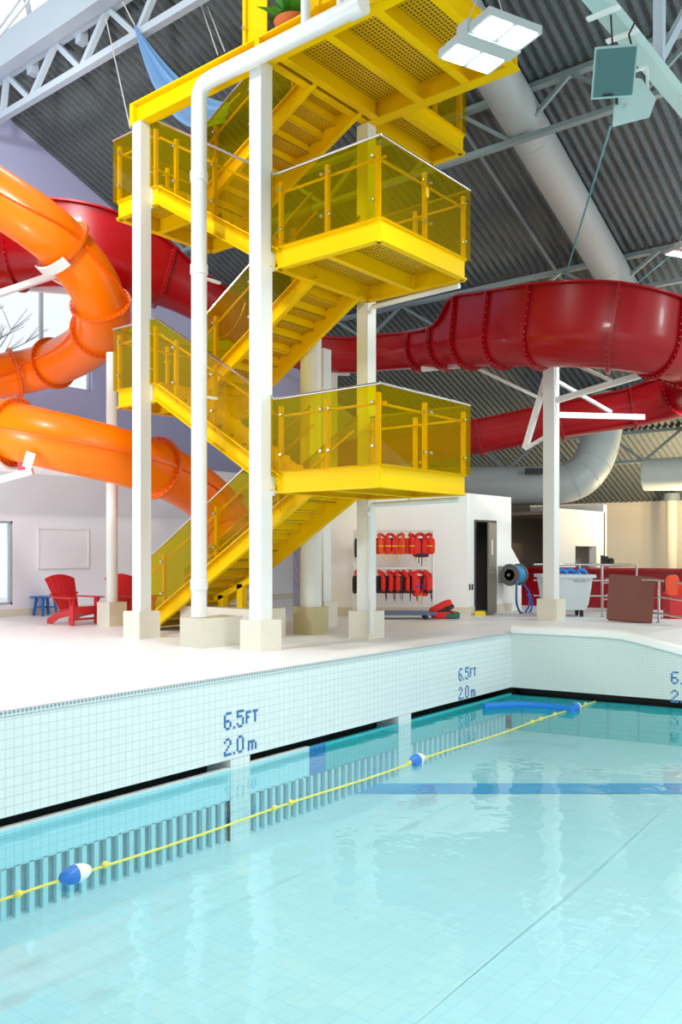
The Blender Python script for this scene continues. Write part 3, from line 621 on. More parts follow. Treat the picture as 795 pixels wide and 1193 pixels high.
# arms that carry the slides
def arm(label, pts, w=.11, h_=.11, cradle=None, m='white'):
    r = thing('slide_support_arm', label, 'support arm', pts[0], 'white steel arms carrying the slides')
    for i, (p, q) in enumerate(pts if isinstance(pts[0], tuple) and isinstance(pts[0][0], V) else [(pts[0], pts[1])]): MB().bar(p, q, w if i == 0 else .07, h_ if i == 0 else .07).build('arm_bar' if i == 0 else 'brace', m, r)
    if cradle:
        c, rad, dirn = cradle; m_ = MB(); d = V(dirn).normalized()
        m_.skin([[c + d * k + RT * (rr * math.cos(a)) * 1 + V((0, 0, rr * math.sin(a))) for k, rr in ((-.04, rad), (.04, rad), (.04, rad + .07), (-.04, rad + .07))] for a in [R(225 + 90 * i / 10) for i in range(11)]], True, True); m_.build('cradle', m, r)
    return r
def arm2(label, main, braces, cradle=None):
    r = thing('slide_support_arm', label, 'support arm', main[0], 'white steel arms carrying the slides')
    MB().bar(main[0], main[1], .1, .12).build('arm_bar', 'white', r)
    for p, q in braces: MB().bar(p, q, .07, .07).build('brace', 'white', r)
    if cradle:
        c, rad, dv = cradle
        MB().skin([[c + FW * k + RT * (rr * math.cos(a)) + V((0, 0, rr * math.sin(a))) for k, rr in ((-.05, rad), (.05, rad), (.05, rad + .07), (-.05, rad + .07))] for a in [R(225 + 90 * i / 10) for i in range(11)]], True, True).build('cradle', 'white', r)
col6 = lambda py: V((17.6, 8.42, EYE + (HY - py) / FP * 18.93))
arm2('white arm reaching left from the post to the narrow red flume', (col6(414), at(492, 430, 20.8)), [(col6(470), at(545, 424, 20.1))], (at(507, 421, 20.7) + V((0, 0, .55)), .56, 1))
arm2('white arm reaching right to the near bend of the red slide', (col6(468), at(760, 433, 17.4)), [(col6(412), at(712, 443, 17.9))])
arm2('white arm reaching right to the far pass of the red slide', (col6(483), at(750, 486, 20.6)), [(col6(440), at(712, 480, 20.0))])
arm2('short white arm hanging down on the left side of the post', (col6(416) + RT * .02, at(612, 523, 19.5)), [(col6(505), at(612, 523, 19.5))])
arm2('white arm under the top of the orange tube at the left edge', (at(-30, 352, 17.6), at(70, 318, 17.3)), [(at(60, 323, 17.4), at(100, 345, 18.6))])
arm2('pale arm behind the orange tube below the red flume', (at(-20, 332, 20.0), at(85, 340, 19.5)), [])
arm2('white arm under the lower orange tube at the left edge', (at(-40, 570, 15.6), at(38, 549, 15.45)), [])
r = thing('warning_plate', 'small white plate with red hatching under the lower orange tube', 'sign', at(31, 540, 15.0))
p = at(33, 536, 14.93); MB().bar(p - V((0, 0, .13)) - RT * .03, p + V((0, 0, .13)) + RT * .05, .16, .01, FW).build('plate', 'fwhite', r)
p = at(25, 543, 14.93); MB().bar(p - V((0, 0, .07)), p + V((0, 0, .07)), .13, .01, FW).build('hatching', 'signred', r)
r = thing('slide_post', 'white post with a bracket behind the lower right landing, holding the red flume', 'post', at(387, 600, 22.0))
p = at(387, 600, 22.0); MB().bar(V((p.x, p.y, BH - .1)), V((p.x, p.y, 6.05)), .28, .28, RT).build('shaft', 'white', r)
p2 = V((p.x, p.y, 6.05)); MB().bar(p2 - RT * .14, p2 + RT * .45, .12, .14).build('bracket_arm', 'white', r)
c = p2 + RT * .25 + V((0, 0, .62)); MB().skin([[c + FW * k + RT * (rr * math.cos(a)) + V((0, 0, rr * math.sin(a))) for k, rr in ((-.04, .53), (.04, .53), (.04, .6), (-.04, .6))] for a in [R(225 + 80 * i / 10) for i in range(11)]], True, True).build('cradle', 'white', r)
# ------------------------------------------------------------------ lamps, speakers, cables, banner
def highbay(label, c, rz_, s=1.0, on=True):
    r = thing('high_bay_lamp', label, 'ceiling lamp', c, 'hanging high bay lamps')
    Q = lambda x_, y_, z_: c + Matrix.Rotation(rz_, 3, 'Z') @ V((x_ * s, y_ * s, z_ * s))
    b = lambda n_, m_, bx, par=r: MB().prism([Q(bx[0], bx[1], bx[2]), Q(bx[3], bx[1], bx[2]), Q(bx[3], bx[4], bx[2]), Q(bx[0], bx[4], bx[2])], Q(0, 0, bx[5]) - Q(0, 0, bx[2])).build(n_, m_, par)
    h_ = b('housing', 'lampbody', (-.46, -.36, 0, .46, .36, .09))
    b('driver_channel', 'lampbody', (-.1, -.37, -.02, .1, .37, .16), r)
    for sx in (-1, 1):
        for sy in (-1, 1):
            x_, y_ = sx * .285, sy * .175
            b('lens', 'lamp', (x_ - .15, y_ - .14, -.012, x_ + .15, y_ + .14, .0), h_)
    for k in (-.3, .3): MB().tube([Q(0, k, .16), Q(0, 0, .9)], .006, 6).build('hanging_wire', 'lightcable', r)
    MB().tube([Q(0, 0, .9), Q(0, 0, 5.5)], .006, 6).build('suspension_cable', 'lightcable', r)
    L = bpy.data.lights.new('lamp_light', 'AREA'); L.shape = 'RECTANGLE'; L.size = .8 * s; L.size_y = .6 * s; L.energy = 260; L.color = (1, .98, .94)
    o = bpy.data.objects.new('lamp_light', L); C.objects.link(o); o.parent = r; o.location = (0, 0, -.06)
highbay('bright four-lens lamp hanging in front of the top yellow platform', at(570, 54, 9.6), R(68), 1.0)
highbay('bright lamp cut off by the right edge, above the red slide bend', at(803, 292, 17.0), R(62), .8)
def wedge_speaker(label, c, face, up, w, h_, d, grille, kids=True):
    f = V(face).normalized(); u = V(up); e = f.cross(u).normalized(); u = e.cross(f)
    r = thing('loudspeaker', label, 'loudspeaker', c, 'loudspeakers hung at upper right')
    pf = [c + e * a * w / 2 + u * b * h_ / 2 for a, b in ((-1, -1), (1, -1), (1, 1), (-1, 1))]; pb = [c - f * d + e * a * w * .3 + u * b * h_ * .42 for a, b in ((-1, -1), (1, -1), (1, 1), (-1, 1))]
    m_ = MB(); m_.skin([pf, [p + f * .02 for p in pf]], True, True); m_.skin([pf, pb], True, True); case = m_.build('case', 'spk', r)
    if grille:
        g = MB(); g.skin([[c + f * k + e * a * w * .46 + u * b * h_ * .46 for a, b in ((-1, -1), (1, -1), (1, 1), (-1, 1))] for k in (.021, .035)], True, True); g.build('grille', 'grille', r)
        for i in range(15): q = c + f * .036 + e * w * .44 * (i - 7) / 7.5; MB().bar(q - u * h_ * .44, q + u * h_ * .44, .012, .012, f).build('grille_rib', 'grille', r)
        MB().bar(c + f * .04 - u * h_ * .42 - e * .08 + e * .08, c + f * .04 - u * h_ * .42 + e * .12, .02, .04, f).build('badge', 'rubber', r)
    return r, e, u
c = at(716, 84, 10.6)
r, e, u = wedge_speaker('square loudspeaker with a ribbed green grille hung below the girder', c, -FW * .8 + V((0, 0, -.62)) + RT * -.12, (0, 0, 1), .51, .57, .36, True)
MB().tube([c + V((0, 0, .3)) - RT * .02, at(712, 17, 10.5)], .012, 8).build('hanging_rod', 'rubber', r)
MB().tube([c + V((0, 0, .3)) + RT * .22, at(733, 40, 10.6), at(741, 24, 10.6)], .012, 8).build('signal_cable', 'rubber', r)
c = at(741, 118, 11.1)
r = thing('loudspeaker', 'pale cone-backed loudspeaker behind the square one, seen from below', 'loudspeaker', c, 'loudspeakers hung at upper right')
e, f = RT, FW
ringf = lambda k: [at(px, py, 11.1 + k) for px, py in ((714, 148), (757, 137), (765, 115), (748, 92), (738, 90), (716, 112))]
MB().skin([ringf(0), ringf(.25)], True, True).build('case', 'spk', r)
MB().bar(at(719, 112, 11.07), at(719, 121, 11.07), .02, .05).build('slot', 'rubber', r)
MB().lathe([(0, 0), (.02, 0), (.02, .02), (0, .02)], at(729, 122, 11.07), -FW, 10).build('bolt_head', 'bolt', r)
MB().bar(at(754, 78, 11.2), at(755, 103, 11.2), .03, .03).build('yoke', 'white', r)
MB().bar(at(738, 84, 11.2), at(754, 78, 11.2), .03, .03).build('yoke', 'white', r)
def cord(name, label, pts, rad, m, group=None, cat='cable'): return tag(MB().tube(pts, rad, 6).build(name, m), label, cat, group)
cord('cable', 'teal cable slanting down from the loudspeaker to the red slide', [at(712, 146, 11.3), at(655, 335, 17.6)], .017, 'cable')
cord('cable', 'teal cable slanting from the lamp at the right edge to the red slide', [at(793, 288, 17.1), at(738, 334, 18.0)], .014, 'cable')
cord('suspension_wire', 'pale wire hanging down beside the left end of the yellow beam', [at(123, 20, 18.2), at(152, 150, 17.5)], .014, 'lightcable', None, 'wire')
cord('suspension_wire', 'left one of two pale wires hanging behind the top yellow beam', [at(234, 5, 17.5), at(254, 64, 15.5)], .012, 'lightcable', None, 'wire')
cord('suspension_wire', 'right one of two pale wires hanging behind the top yellow beam', [at(242, 8, 17.5), at(262, 60, 15.3)], .012, 'lightcable', None, 'wire')
cord('conduit', 'pale conduit running down the roof deck left of the long round duct', [V((16.3, 10.1, rz(16.3) - .2)), V((24, 10.1, rz(24) - .2))], .05, 'grey', None, 'conduit')
cord('tie_rod', 'steel tie rod under the skylight at the top left corner, upper one', [at(-8, 42, 15), at(33, -14, 14)], .02, 'frame', None, 'rod')
cord('tie_rod', 'steel tie rod under the skylight at the top left corner, lower one', [at(-8, 52, 15), at(45, -14, 14)], .02, 'frame', None, 'rod')
# sail banner: a hanging strip twisted from a hook to behind the drain pipe
r = thing('sail_banner', 'blue cloth banner drooping from a hook behind the yellow beam', 'banner', at(160, 40, 17.8))
top = spline([tuple(at(*q)) for q in ((157, 28, 17.8), (173, 50, 17.6), (200, 82, 17.3), (228, 106, 16.9), (250, 116, 16.6), (268, 120, 16.4))], 6)
bot = spline([tuple(at(*q)) for q in ((156, 30, 17.8), (164, 60, 17.8), (178, 98, 17.6), (200, 132, 17.2), (226, 148, 16.7), (262, 142, 16.2))], 6)
rows = []
for a, b in zip(top, bot):
    a, b = V(a), V(b); rows.append([a.lerp(b, k / 8) + FW * .12 * math.sin(k * 1.9) * min(1, (b - a).length) for k in range(9)])
mbn = MB(); mbn.skin(rows, False); mbn.skin([[p + FW * .015 for p in q] for q in rows], False); mbn.build('cloth', 'banner', r)
MB().tube([at(143, 2, 17.9), at(153, 22, 17.85), at(157, 29, 17.8)], .015, 6).build('hook_line', 'lightcable', r)
MB().tube([at(268, 120, 16.4), at(280, 108, 16.2)], .015, 6).build('corner_line', 'lightcable', r)

# ------------------------------------------------------------------ pool: markings, rope line, noodle
GL = {'6': ['0111', '1000', '1000', '1110', '1001', '1001', '0110'], '5': ['1111', '1000', '1110', '0001', '0001', '1001', '0110'], '2': ['0110', '1001', '0001', '0010', '0100', '1000', '1111'],
      '0': ['0110', '1001', '1001', '1001', '1001', '1001', '0110'], '.': ['1'], 'F': ['111', '100', '110', '100', '100'], 'T': ['111', '010', '010', '010', '010'], 'm': ['11110', '10101', '10101', '10101']}
def marking(label, o, ex, out, s):
    ex = V(ex).normalized(); out = V(out).normalized(); r = thing('depth_marking', label, 'depth marking', o, 'mosaic depth markings')
    for row, txt in ((0, '6.5FT'), (1, '2.0m')):
        x = 0
        for ch in txt:
            g = GL[ch]; lift = {'F': 1, 'T': 1}.get(ch, 0); mb = MB()
            if ch == 'm': x += 1.2
            for j, line in enumerate(g):
                for i, b in enumerate(line):
                    if b == '1':
                        c = V(o) + ex * ((x + i) * s) + V((0, 0, -row * s * 10.2 + (len(g) - 1 - j + lift) * s))
                        mb.skin([[c + ex * a * s * .5 + V((0, 0, b2 * s * .5)) + out * k for a, b2 in ((-1, -1), (1, -1), (1, 1), (-1, 1))] for k in (.0, .005)], True, True)
            mb.build('numeral' if ch in '6520' else 'point' if ch == '.' else 'letter', 'mark', r, smooth=False)
            x += len(g[0]) + (.9 if ch in '.FT' else 1.0)
    return r
marking('blue mosaic 6.5FT 2.0m depth marking on the long wall, nearer the left', (7.26, PY, -.645), (1, 0, 0), (0, -1, 0), .031)
marking('blue mosaic 6.5FT 2.0m depth marking on the long wall, near the far corner', (12.68, PY, -.685), (1, 0, 0), (0, -1, 0), .031)
pm = E0 + ed * 2.83; marking('blue mosaic depth marking on the end wall, cut off by the right edge', (pm.x, pm.y, -.74), tuple(ed), tuple(-nrm), .031)
ry = 6.2; RX0, RX1 = 1.5, 14.85
def rope_z(x): return ZW + .02
r = thing('rope_line', 'yellow float rope stretched along the pool with blue and white floats', 'float line', (RX0, ry, ZW))
MB().tube([(x_ * .1, ry + .02 * math.sin(x_ * .21), ZW + .018) for x_ in range(15, 149, 2)], .012, 8).build('rope', 'rope', r)
for fx in (4.13, 9.12, 13.9):
    f_ = MB(); prof = [(0.02, -.145), (.04, -.13), (.065, -.085), (.078, -.03), (.078, 0.0)]
    f_.lathe([(a, b) for a, b in prof], (fx, ry, ZW + .035), (1, 0, 0), 20); fo = f_.build('float', 'blue', r)
    f_ = MB(); f_.lathe([(.078, 0), (.078, .03), (.065, .085), (.04, .13), (.02, .145)], (fx, ry, ZW + .035), (1, 0, 0), 20); f_.build('float_half', 'fwhite', fo)
for kx in (3.62, 4.42, 6.5, 6.75, 8.95, 9.3, 12.3, 12.6, 13.1, 14.3):
    MB().puff((kx, ry, ZW + .03), (.035, .03, .03), .9, 6).build('knot', 'rope', r)
pts = spline([tuple(atz(px, py, ZW + .05)) for px, py in ((564, 823), (590, 821), (620, 821), (650, 824), (668, 827))], 6)
tag(MB().tube(pts, .055, 14).build('pool_noodle', 'noodle'), 'blue foam noodle floating by the far corner of the pool', 'pool noodle')

# ------------------------------------------------------------------ deck furniture
def chair(loc, rz_, label):
    r = thing('adirondack_chair', label, 'chair', (0, 0, 0), 'red adirondack chairs by the window wall')
    P = lambda *a: V(a)                                        # local: faces -Y
    for i in range(6):                                         # fan back of six slats
        l0, l1 = (i - 3) / 3, (i - 2) / 3; e = .004
        MB().prism([(l0 * .23 + e, .16, .26), (l1 * .23 - e, .16, .26), (l1 * .37 - e, .50, 1.02 - .09 * l1 * l1), (l0 * .37 + e, .50, 1.02 - .09 * l0 * l0)], (0, .02, .008)).build('back_slat', 'adir', r)
    MB().bar(P(-.33, .36, .62), P(.33, .36, .62), .03, .08, (0, -1, .4)).build('back_rail', 'adir', r)
    for i in range(6): y = -.36 + i * .1; MB().box((-.27, y, .355 - .018 * i), (.27, y + .09, .377 - .018 * i)).build('seat_slat', 'adir', r)
    MB().box((-.28, -.385, .24), (.28, -.362, .37)).build('front_apron', 'adir', r)
    for s_ in (-1, 1):
        MB().box((s_ * .3 - .018, -.37, 0), (s_ * .3 + .018, -.26, .55)).build('front_leg', 'adir', r)
        MB().prism([(s_ * .265 - .014, -.36, .22), (s_ * .265 - .014, -.36, .35), (s_ * .265 - .014, .2, .25), (s_ * .265 - .014, .54, .11), (s_ * .265 - .014, .56, 0), (s_ * .265 - .014, .42, 0), (s_ * .265 - .014, .15, .13)], (.028, 0, 0)).build('rear_leg', 'adir', r)
        MB().prism([(s_ * .26, -.46, .55), (s_ * .42, -.44, .55), (s_ * .42, -.2, .55), (s_ * .36, .36, .55), (s_ * .30, .36, .55), (s_ * .28, -.1, .55)], (0, 0, .025)).build('armrest', 'adir', r)
        MB().prism([(s_ * .32, -.33, .4), (s_ * .32, -.33, .55), (s_ * .4, -.33, .55)], (0, .025, 0)).build('arm_bracket', 'adir', r)
    MB().box((-.27, -.33, .1), (.27, -.29, .14)).build('stretcher', 'adir', r)
    r.location = loc; r.rotation_euler = (0, 0, rz_); return r
ch = chair(atz(87, 727, 0), R(3), 'red adirondack chair beside the blue side table')
dup(ch, atz(155, 725, 0), R(-4), 'red adirondack chair half hidden behind the slender round column')
p = atz(53, 717, 0)
r = thing('side_table', 'round blue wooden side table left of the red chairs', 'table', p)
for i in range(6):
    y = -.3 + i * .1; hw = math.sqrt(max(.01, .33 ** 2 - (y + .05) ** 2)); MB().box((p.x - hw, p.y + y, .42), (p.x + hw, p.y + y + .092, .45)).build('top_slat', 'table', r)
for a in (45, 135, 225, 315): c_, s_ = math.cos(R(a)), math.sin(R(a)); MB().bar((p.x + .2 * c_, p.y + .2 * s_, .42), (p.x + .27 * c_, p.y + .27 * s_, 0), .05, .05).build('leg', 'table', r)
for a in (0, 90): MB().bar((p.x - .22 * math.cos(R(a + 45)), p.y - .22 * math.sin(R(a + 45)), .2), (p.x + .22 * math.cos(R(a + 45)), p.y + .22 * math.sin(R(a + 45)), .2), .03, .04).build('crossbar', 'table', r)
r = thing('notice_board', 'blank white board on the window wall above the red chair', 'board', (12.0, YL, 1.05))
MB().box((11.3, YL - .025, 1.1), (12.68, YL - .004, 2.04)).build('board', 'wall', r)
m_ = MB()
for a, b in (((11.3, 1.1), (12.68, 1.1)), ((11.3, 2.04), (12.68, 2.04)), ((11.3, 1.1), (11.3, 2.04)), ((12.68, 1.1), (12.68, 2.04))): m_.bar((a[0], YL - .028, a[1]), (b[0], YL - .028, b[1]), .03, .03)
m_.build('border', 'white', r)
# life jackets and their rolling rack (local: x along the wall, y away)
def loc3(x_, y_, z_, o): return o + RT * x_ + FW * y_ + V((0, 0, z_))
ro = at(459, 700, 19.35); ro.z = 0; hw = .88
r = thing('jacket_rack', 'white pipe rack on casters hung with life jackets by the white wall', 'rack', ro)
for s_ in (-1, 1):
    MB().tube([loc3(s_ * hw, 0, .13, ro), loc3(s_ * hw, 0, 1.98, ro)], .03, 12).build('upright', 'white', r)
for z in (1.96, 1.12): MB().tube([loc3(-hw, 0, z, ro), loc3(hw, 0, z, ro)], .028, 12).build('hanging_bar', 'white', r)
MB().prism([loc3(-hw - .05, -.32, .1, ro), loc3(hw + .05, -.32, .1, ro), loc3(hw + .05, .32, .1, ro), loc3(-hw - .05, .32, .1, ro)], (0, 0, .06)).build('platform', 'bluebase', r)
for sx in (-.7, .7):
    for sy in (-.25, .25): MB().lathe([(0, -.02), (.05, -.02), (.05, .02), (0, .02)], loc3(sx, sy, .05, ro), tuple(FW), 14).build('caster', 'rubber', r)
def jacket(name_lab, o, ang, kind):
    """Vest hung from its collar; o = hook point."""
    body, side, band = kind
    r = thing('life_jacket', name_lab, 'life jacket', (0, 0, 0), 'life jackets on the rolling rack')
    m_ = MB(); m_.puff((0, .09, -.3), (.17, .045, .23), .45, 9); m_.build('back_panel', side, r)
    for s_ in (-1, 1):
        m_ = MB(); m_.puff((s_ * .095, -.06, -.32), (.085, .05, .21), .45, 9); pn = m_.build('front_panel', body, r)
        if band: b = MB(); b.puff((s_ * .095, -.062, -.3), (.09, .054, .022), .4, 8); b.build('reflective_band', band, pn)
    m_ = MB(); m_.tube([(-.09, -.06, -.14), (-.11, -.02, -.06), (-.08, .05, -.0), (0, .08, .03), (.08, .05, -.0), (.11, -.02, -.06), (.09, -.06, -.14)], .045, 10); m_.build('collar', body, r)
    m_ = MB(); m_.tube([(.0, -.1, -.45), (.01, -.11, -.6), (.0, -.1, -.72)], .011, 6); m_.tube([(-.06, -.1, -.5), (-.07, -.12, -.66)], .011, 6); m_.build('strap', 'jyel' if band else 'jdark', r)
    if not band: m_ = MB(); m_.puff((0, -.02, -.47), (.19, .1, .05), .5, 8); m_.build('hem', 'jdark', r)
    m_ = MB(); m_.bar((0, .05, .02), (0, .02, .1), .012, .012); m_.build('hanger_hook', 'white', r)
    r.location = o; r.rotation_euler = (0, 0, TURN + ang); return r
K = {'o': ('jorange', 'jred', 'jyel'), 'r': ('jred', 'jdark', None), 'g': ('jred', 'jgreen', 'jyel'), 'p': ('jred', 'jorange', 'jyel'), 'b': ('jred', 'jred', 'jpurple')}
protos = {}
def put(lab, x_, z_, ang, kk, sc=1.0):
    o = loc3(x_, -.02, z_, ro)
    if kk in protos: j = dup(protos[kk], o, TURN + ang, lab)
    else: j = protos[kk] = jacket(lab, o, ang, K[kk])
    j.scale = (sc, sc, sc); return j
up = [(-.72, 'r', 'dark-backed life jacket on the upper bar, half hidden left of the column', 1.2), (-.27, 'o', 'orange life jacket on the upper bar, just right of the column', .7), (-.07, 'g', 'red and green life jacket on the upper bar, second right of the column', .25), (.14, 'o', 'orange life jacket on the upper bar, left of the wide gap', -.6),
      (.42, 'p', 'red banded life jacket on the upper bar, just right of the wide gap', .9), (.60, 'r', 'dark red life jacket on the upper bar between two banded ones', .1), (.76, 'p', 'small red banded life jacket at the right end of the upper bar', -.7)]
for x_, kk, lb, an in up: put(lb, x_, 1.87, an, kk, .82 if kk != 'r' else .95)
lo = [(-.78, 'r', 'long black and red life jacket at the left end of the lower bar', 1.2), (-.26, 'r', 'red life jacket on the lower bar, first right of the column', 1.25), (-.06, 'r', 'red life jacket on the lower bar, second right of the column', 1.0), (.12, 'r', 'red life jacket on the lower bar, third right of the column', .75), (.28, 'r', 'black-backed life jacket on the lower bar, left of the purple-belted one', 1.3),
      (.43, 'r', 'red life jacket tucked behind the purple-belted one on the lower bar', 1.2), (.58, 'b', 'red life jacket with a purple belt on the lower bar', .2), (.76, 'r', 'red and black life jacket at the right end of the lower bar', 1.1)]
for x_, kk, lb, an in lo: put(lb, x_, 1.03, an, kk, 1.0 if kk == 'b' else .88)
# jackets dropped on the deck
r = thing('life_jacket_heap', 'folded red and black life jacket dropped on the deck, underneath', 'life jacket', loc3(1.13, .0, 0, ro), 'life jackets on the deck')
r.name = 'life_jacket'
q = loc3(1.13, 0, 0, ro); TR = Matrix.Rotation(TURN, 3, 'Z')
for dx, z, sz, m_, n_ in ((0, .09, (.3, .16, .09), 'jred', 'front_panel'), (.15, .08, (.2, .17, .08), 'jgreen', 'back_panel')):
    MB().puff(q + RT * dx + V((0, 0, z)), sz, .5, 9, TR).build(n_, m_, r)
r = thing('life_jacket', 'folded red life jacket lying on top of the one dropped on the deck', 'life jacket', loc3(1.05, 0, .17, ro), 'life jackets on the deck')
q = loc3(1.05, 0, .27, ro); T2 = TR @ Matrix.Rotation(R(-25), 3, 'Y')
MB().puff(q, (.27, .14, .08), .5, 9, T2).build('front_panel', 'jred', r); MB().puff(q + V((0, 0, -.08)) + RT * .06, (.26, .15, .06), .5, 9, T2).build('back_panel', 'jdark', r)
MB().tube([q + RT * .1 - FW * .15, q + RT * .2 - FW * .18 - V((0, 0, .1)), q + RT * .3 - FW * .15 - V((0, 0, .18))], .012, 6).build('strap', 'jdark', r)
# door stop, outlet
p = atz(559, 717, 0) - FW * .05
r = thing('door_stop', 'yellow plastic block on the deck before the grey door', 'door stop', p)
MB().prism([p - RT * .12 - FW * .07, p + RT * .12 - FW * .07, p + RT * .12 + FW * .07, p - RT * .12 + FW * .07], (0, 0, .09)).build('block', 'yplastic', r)
MB().prism([p - RT * .1 - FW * .05 + V((0, 0, .088)), p + RT * .1 - FW * .05 + V((0, 0, .088)), p + RT * .1 + FW * .05 + V((0, 0, .088)), p - RT * .1 + FW * .05 + V((0, 0, .088))], (0, 0, .02)).build('top_pad', 'yplastic', r)
for px, lb in ((547.5, 'left one of two small outlet plates left of the grey door'), (550.5, 'right one of two small outlet plates left of the grey door')):
    p = aty(px, 684, by - .01); tag(MB().box((p.x - .035, by - .018, p.z - .07), (p.x + .035, by - .002, p.z + .07)).build('outlet_plate', 'steel'), lb, 'outlet', 'outlet plates by the door')
# hose reel on the side wall
hc = V((19.0, by - .38, .93)); ax = V((1, 0, 0))
r = thing('hose_reel', 'wall hose reel with grey drum and blue hose right of the door', 'hose reel', (19.25, by, 1.0))
MB().box((18.92, by - .06, .72), (19.06, by - .002, 1.14)).build('wall_bracket', 'grey', r); MB().bar((18.99, by - .03, .93), (18.99, by - .40, .93), .05, .08).build('bracket_arm', 'grey', r)
for x_ in (-.2, .24): MB().lathe([(0, 0), (.26, 0), (.27, .015), (.26, .03), (0, .03)], hc + ax * x_, ax, 28).build('drum_plate', 'door', r)
for i in range(6): MB().lathe([(.2, -.025), (.225, -.01), (.225, .01), (.2, .025)], hc + ax * (-.02 + i * .045), ax, 28).build('hose_turn', 'hosel', r)
MB().lathe([(0, 0), (.14, 0), (.14, .44), (0, .44)], hc - ax * .2, ax, 20).build('drum_core', 'door', r)
MB().lathe([(.04, 0), (.05, .03), (.02, .06), (0, .06)], hc - ax * .26, ax, 14).build('hub', 'steel', r)
hp = spline([tuple(hc + V(q)) for q in ((-.18, -.18, -.1), (-.32, -.25, -.35), (-.3, -.25, -.7), (-.05, -.25, -.93), (.35, -.25, -.93), (.6, -.2, -.75), (.5, -.2, -.5), (.3, -.22, -.5))], 6)
MB().tube(hp, .024, 10).build('hanging_hose', 'hose', r)
hp = spline([tuple(hc + V(q)) for q in ((.3, -.1, -.2), (.42, -.2, -.45), (.4, -.22, -.75), (.15, -.25, -.9))], 6); MB().tube(hp, .024, 10).build('hanging_hose', 'hose', r)
# rolling tub with blue floats
tc_ = at(658, 700, 20.1); tc_.z = 0
r = thing('rolling_tub', 'pale plastic tub on casters behind the white post, full of blue floats', 'tub', tc_)
def lring(hx, hy, z, n=8, rr=.1):
    out = []
    for sx, sy, a0 in ((1, 1, 0), (-1, 1, 90), (-1, -1, 180), (1, -1, 270)):
        for k in range(n): a = R(a0 + 90 * k / (n - 1)); out.append(loc3(sx * (hx - rr) + rr * math.cos(a), sy * (hy - rr) + rr * math.sin(a), z, tc_))
    return out
MB().skin([lring(.44, .3, .16), lring(.49, .34, .3), lring(.57, .4, .9), lring(.63, .46, .9), lring(.63, .46, .97), lring(.56, .39, .97), lring(.47, .33, .3), lring(.42, .28, .22)], True, True).build('tub_shell', 'bin', r)
for sx in (-.34, .34):
    for sy in (-.2, .2): cst = MB().lathe([(0, -.025), (.08, -.025), (.08, .025), (0, .025)], loc3(sx, sy, .08, tc_), tuple(RT), 16).build('caster', 'rubber', r)
m_ = MB()
for i in range(9):
    for k in range(2):
        if (i * 7 + k * 3) % 4: x_ = .1 + i * .04; m_.bar(loc3(x_, -.413, .80 + k * .025, tc_), loc3(x_ + (.02 if k else 0), -.416, .83 + k * .02, tc_), .009, .004, FW)
m_.build('hand_lettering', 'rubber', r)
for i, (dx, dy, lb) in enumerate(((-.36, -.1, 'blue float at the left in the rolling tub'), (-.1, -.15, 'blue float left of centre in the rolling tub'), (.12, -.05, 'blue float right of centre in the rolling tub'), (.36, -.12, 'blue float at the right in the rolling tub'))):
    f_ = MB(); cc = loc3(dx, dy, .98, tc_); f_.tube([cc + RT * .1 * math.cos(R(a)) + V((0, 0, .085 * math.sin(R(a)))) for a in range(0, 181, 15)], .05, 10); tag(f_.build('pool_float', 'noodle'), lb, 'float', 'blue floats in the tub')
# stainless railings
def railing(label, pts, zs, posts, top):
    r = thing('railing', label, 'railing', pts[0], 'stainless railings by the ramp')
    for z in zs: MB().tube([p + V((0, 0, z)) for p in pts], .026 if z == top else .02, 10).build('rail', 'steel', r)
    for p in posts: MB().tube([p, p + V((0, 0, top))], .028, 10).build('post', 'steel', r); MB().lathe([(0, 0), (.06, 0), (.06, .012), (0, .012)], p, n=14).build('foot_plate', 'steel', r)
pa, pb, pc = atz(702, 719, 0), at(742, 700, 21.3), at(622, 700, 21.5)
pb.z = pc.z = 0
railing('stainless railing behind the rolling tub, ending in a tall post', [pc, pb, pa], (1.17, .78, .4), [pa, pb, pc.lerp(pb, .45)], 1.17)
qa, qb = at(768, 727, 18.2), at(840, 740, 17.0); qa.z = 0; qb.z = -.12; qc = at(706, 720, 18.95); qc.z = 0
railing('stainless railing at the right edge beside the brown board', [qc, qa, qb], (.9, .55, .2), [qa, qb], .9)
bp = [at(710, 669, 18.75), at(764, 673, 18.3), at(760, 725.5, 18.0), at(706.7, 721, 18.5)]
r = thing('brown_board', 'brown square board leaning on the railing by the ramp', 'board', bp[3])
nn = (bp[1] - bp[0]).cross(bp[3] - bp[0]).normalized(); nn = nn if nn.dot(FW) > 0 else -nn
MB().prism(bp, nn * .03).build('sheet', 'brown', r)
m_ = MB(); off = nn * .03
for a, b in ((0, 1), (2, 3)): m_.bar(bp[a].lerp(bp[b], .04) + off + nn * .02, bp[a].lerp(bp[b], .96) + off + nn * .02, .04, .04)
m_.build('back_batten', 'brown', r)
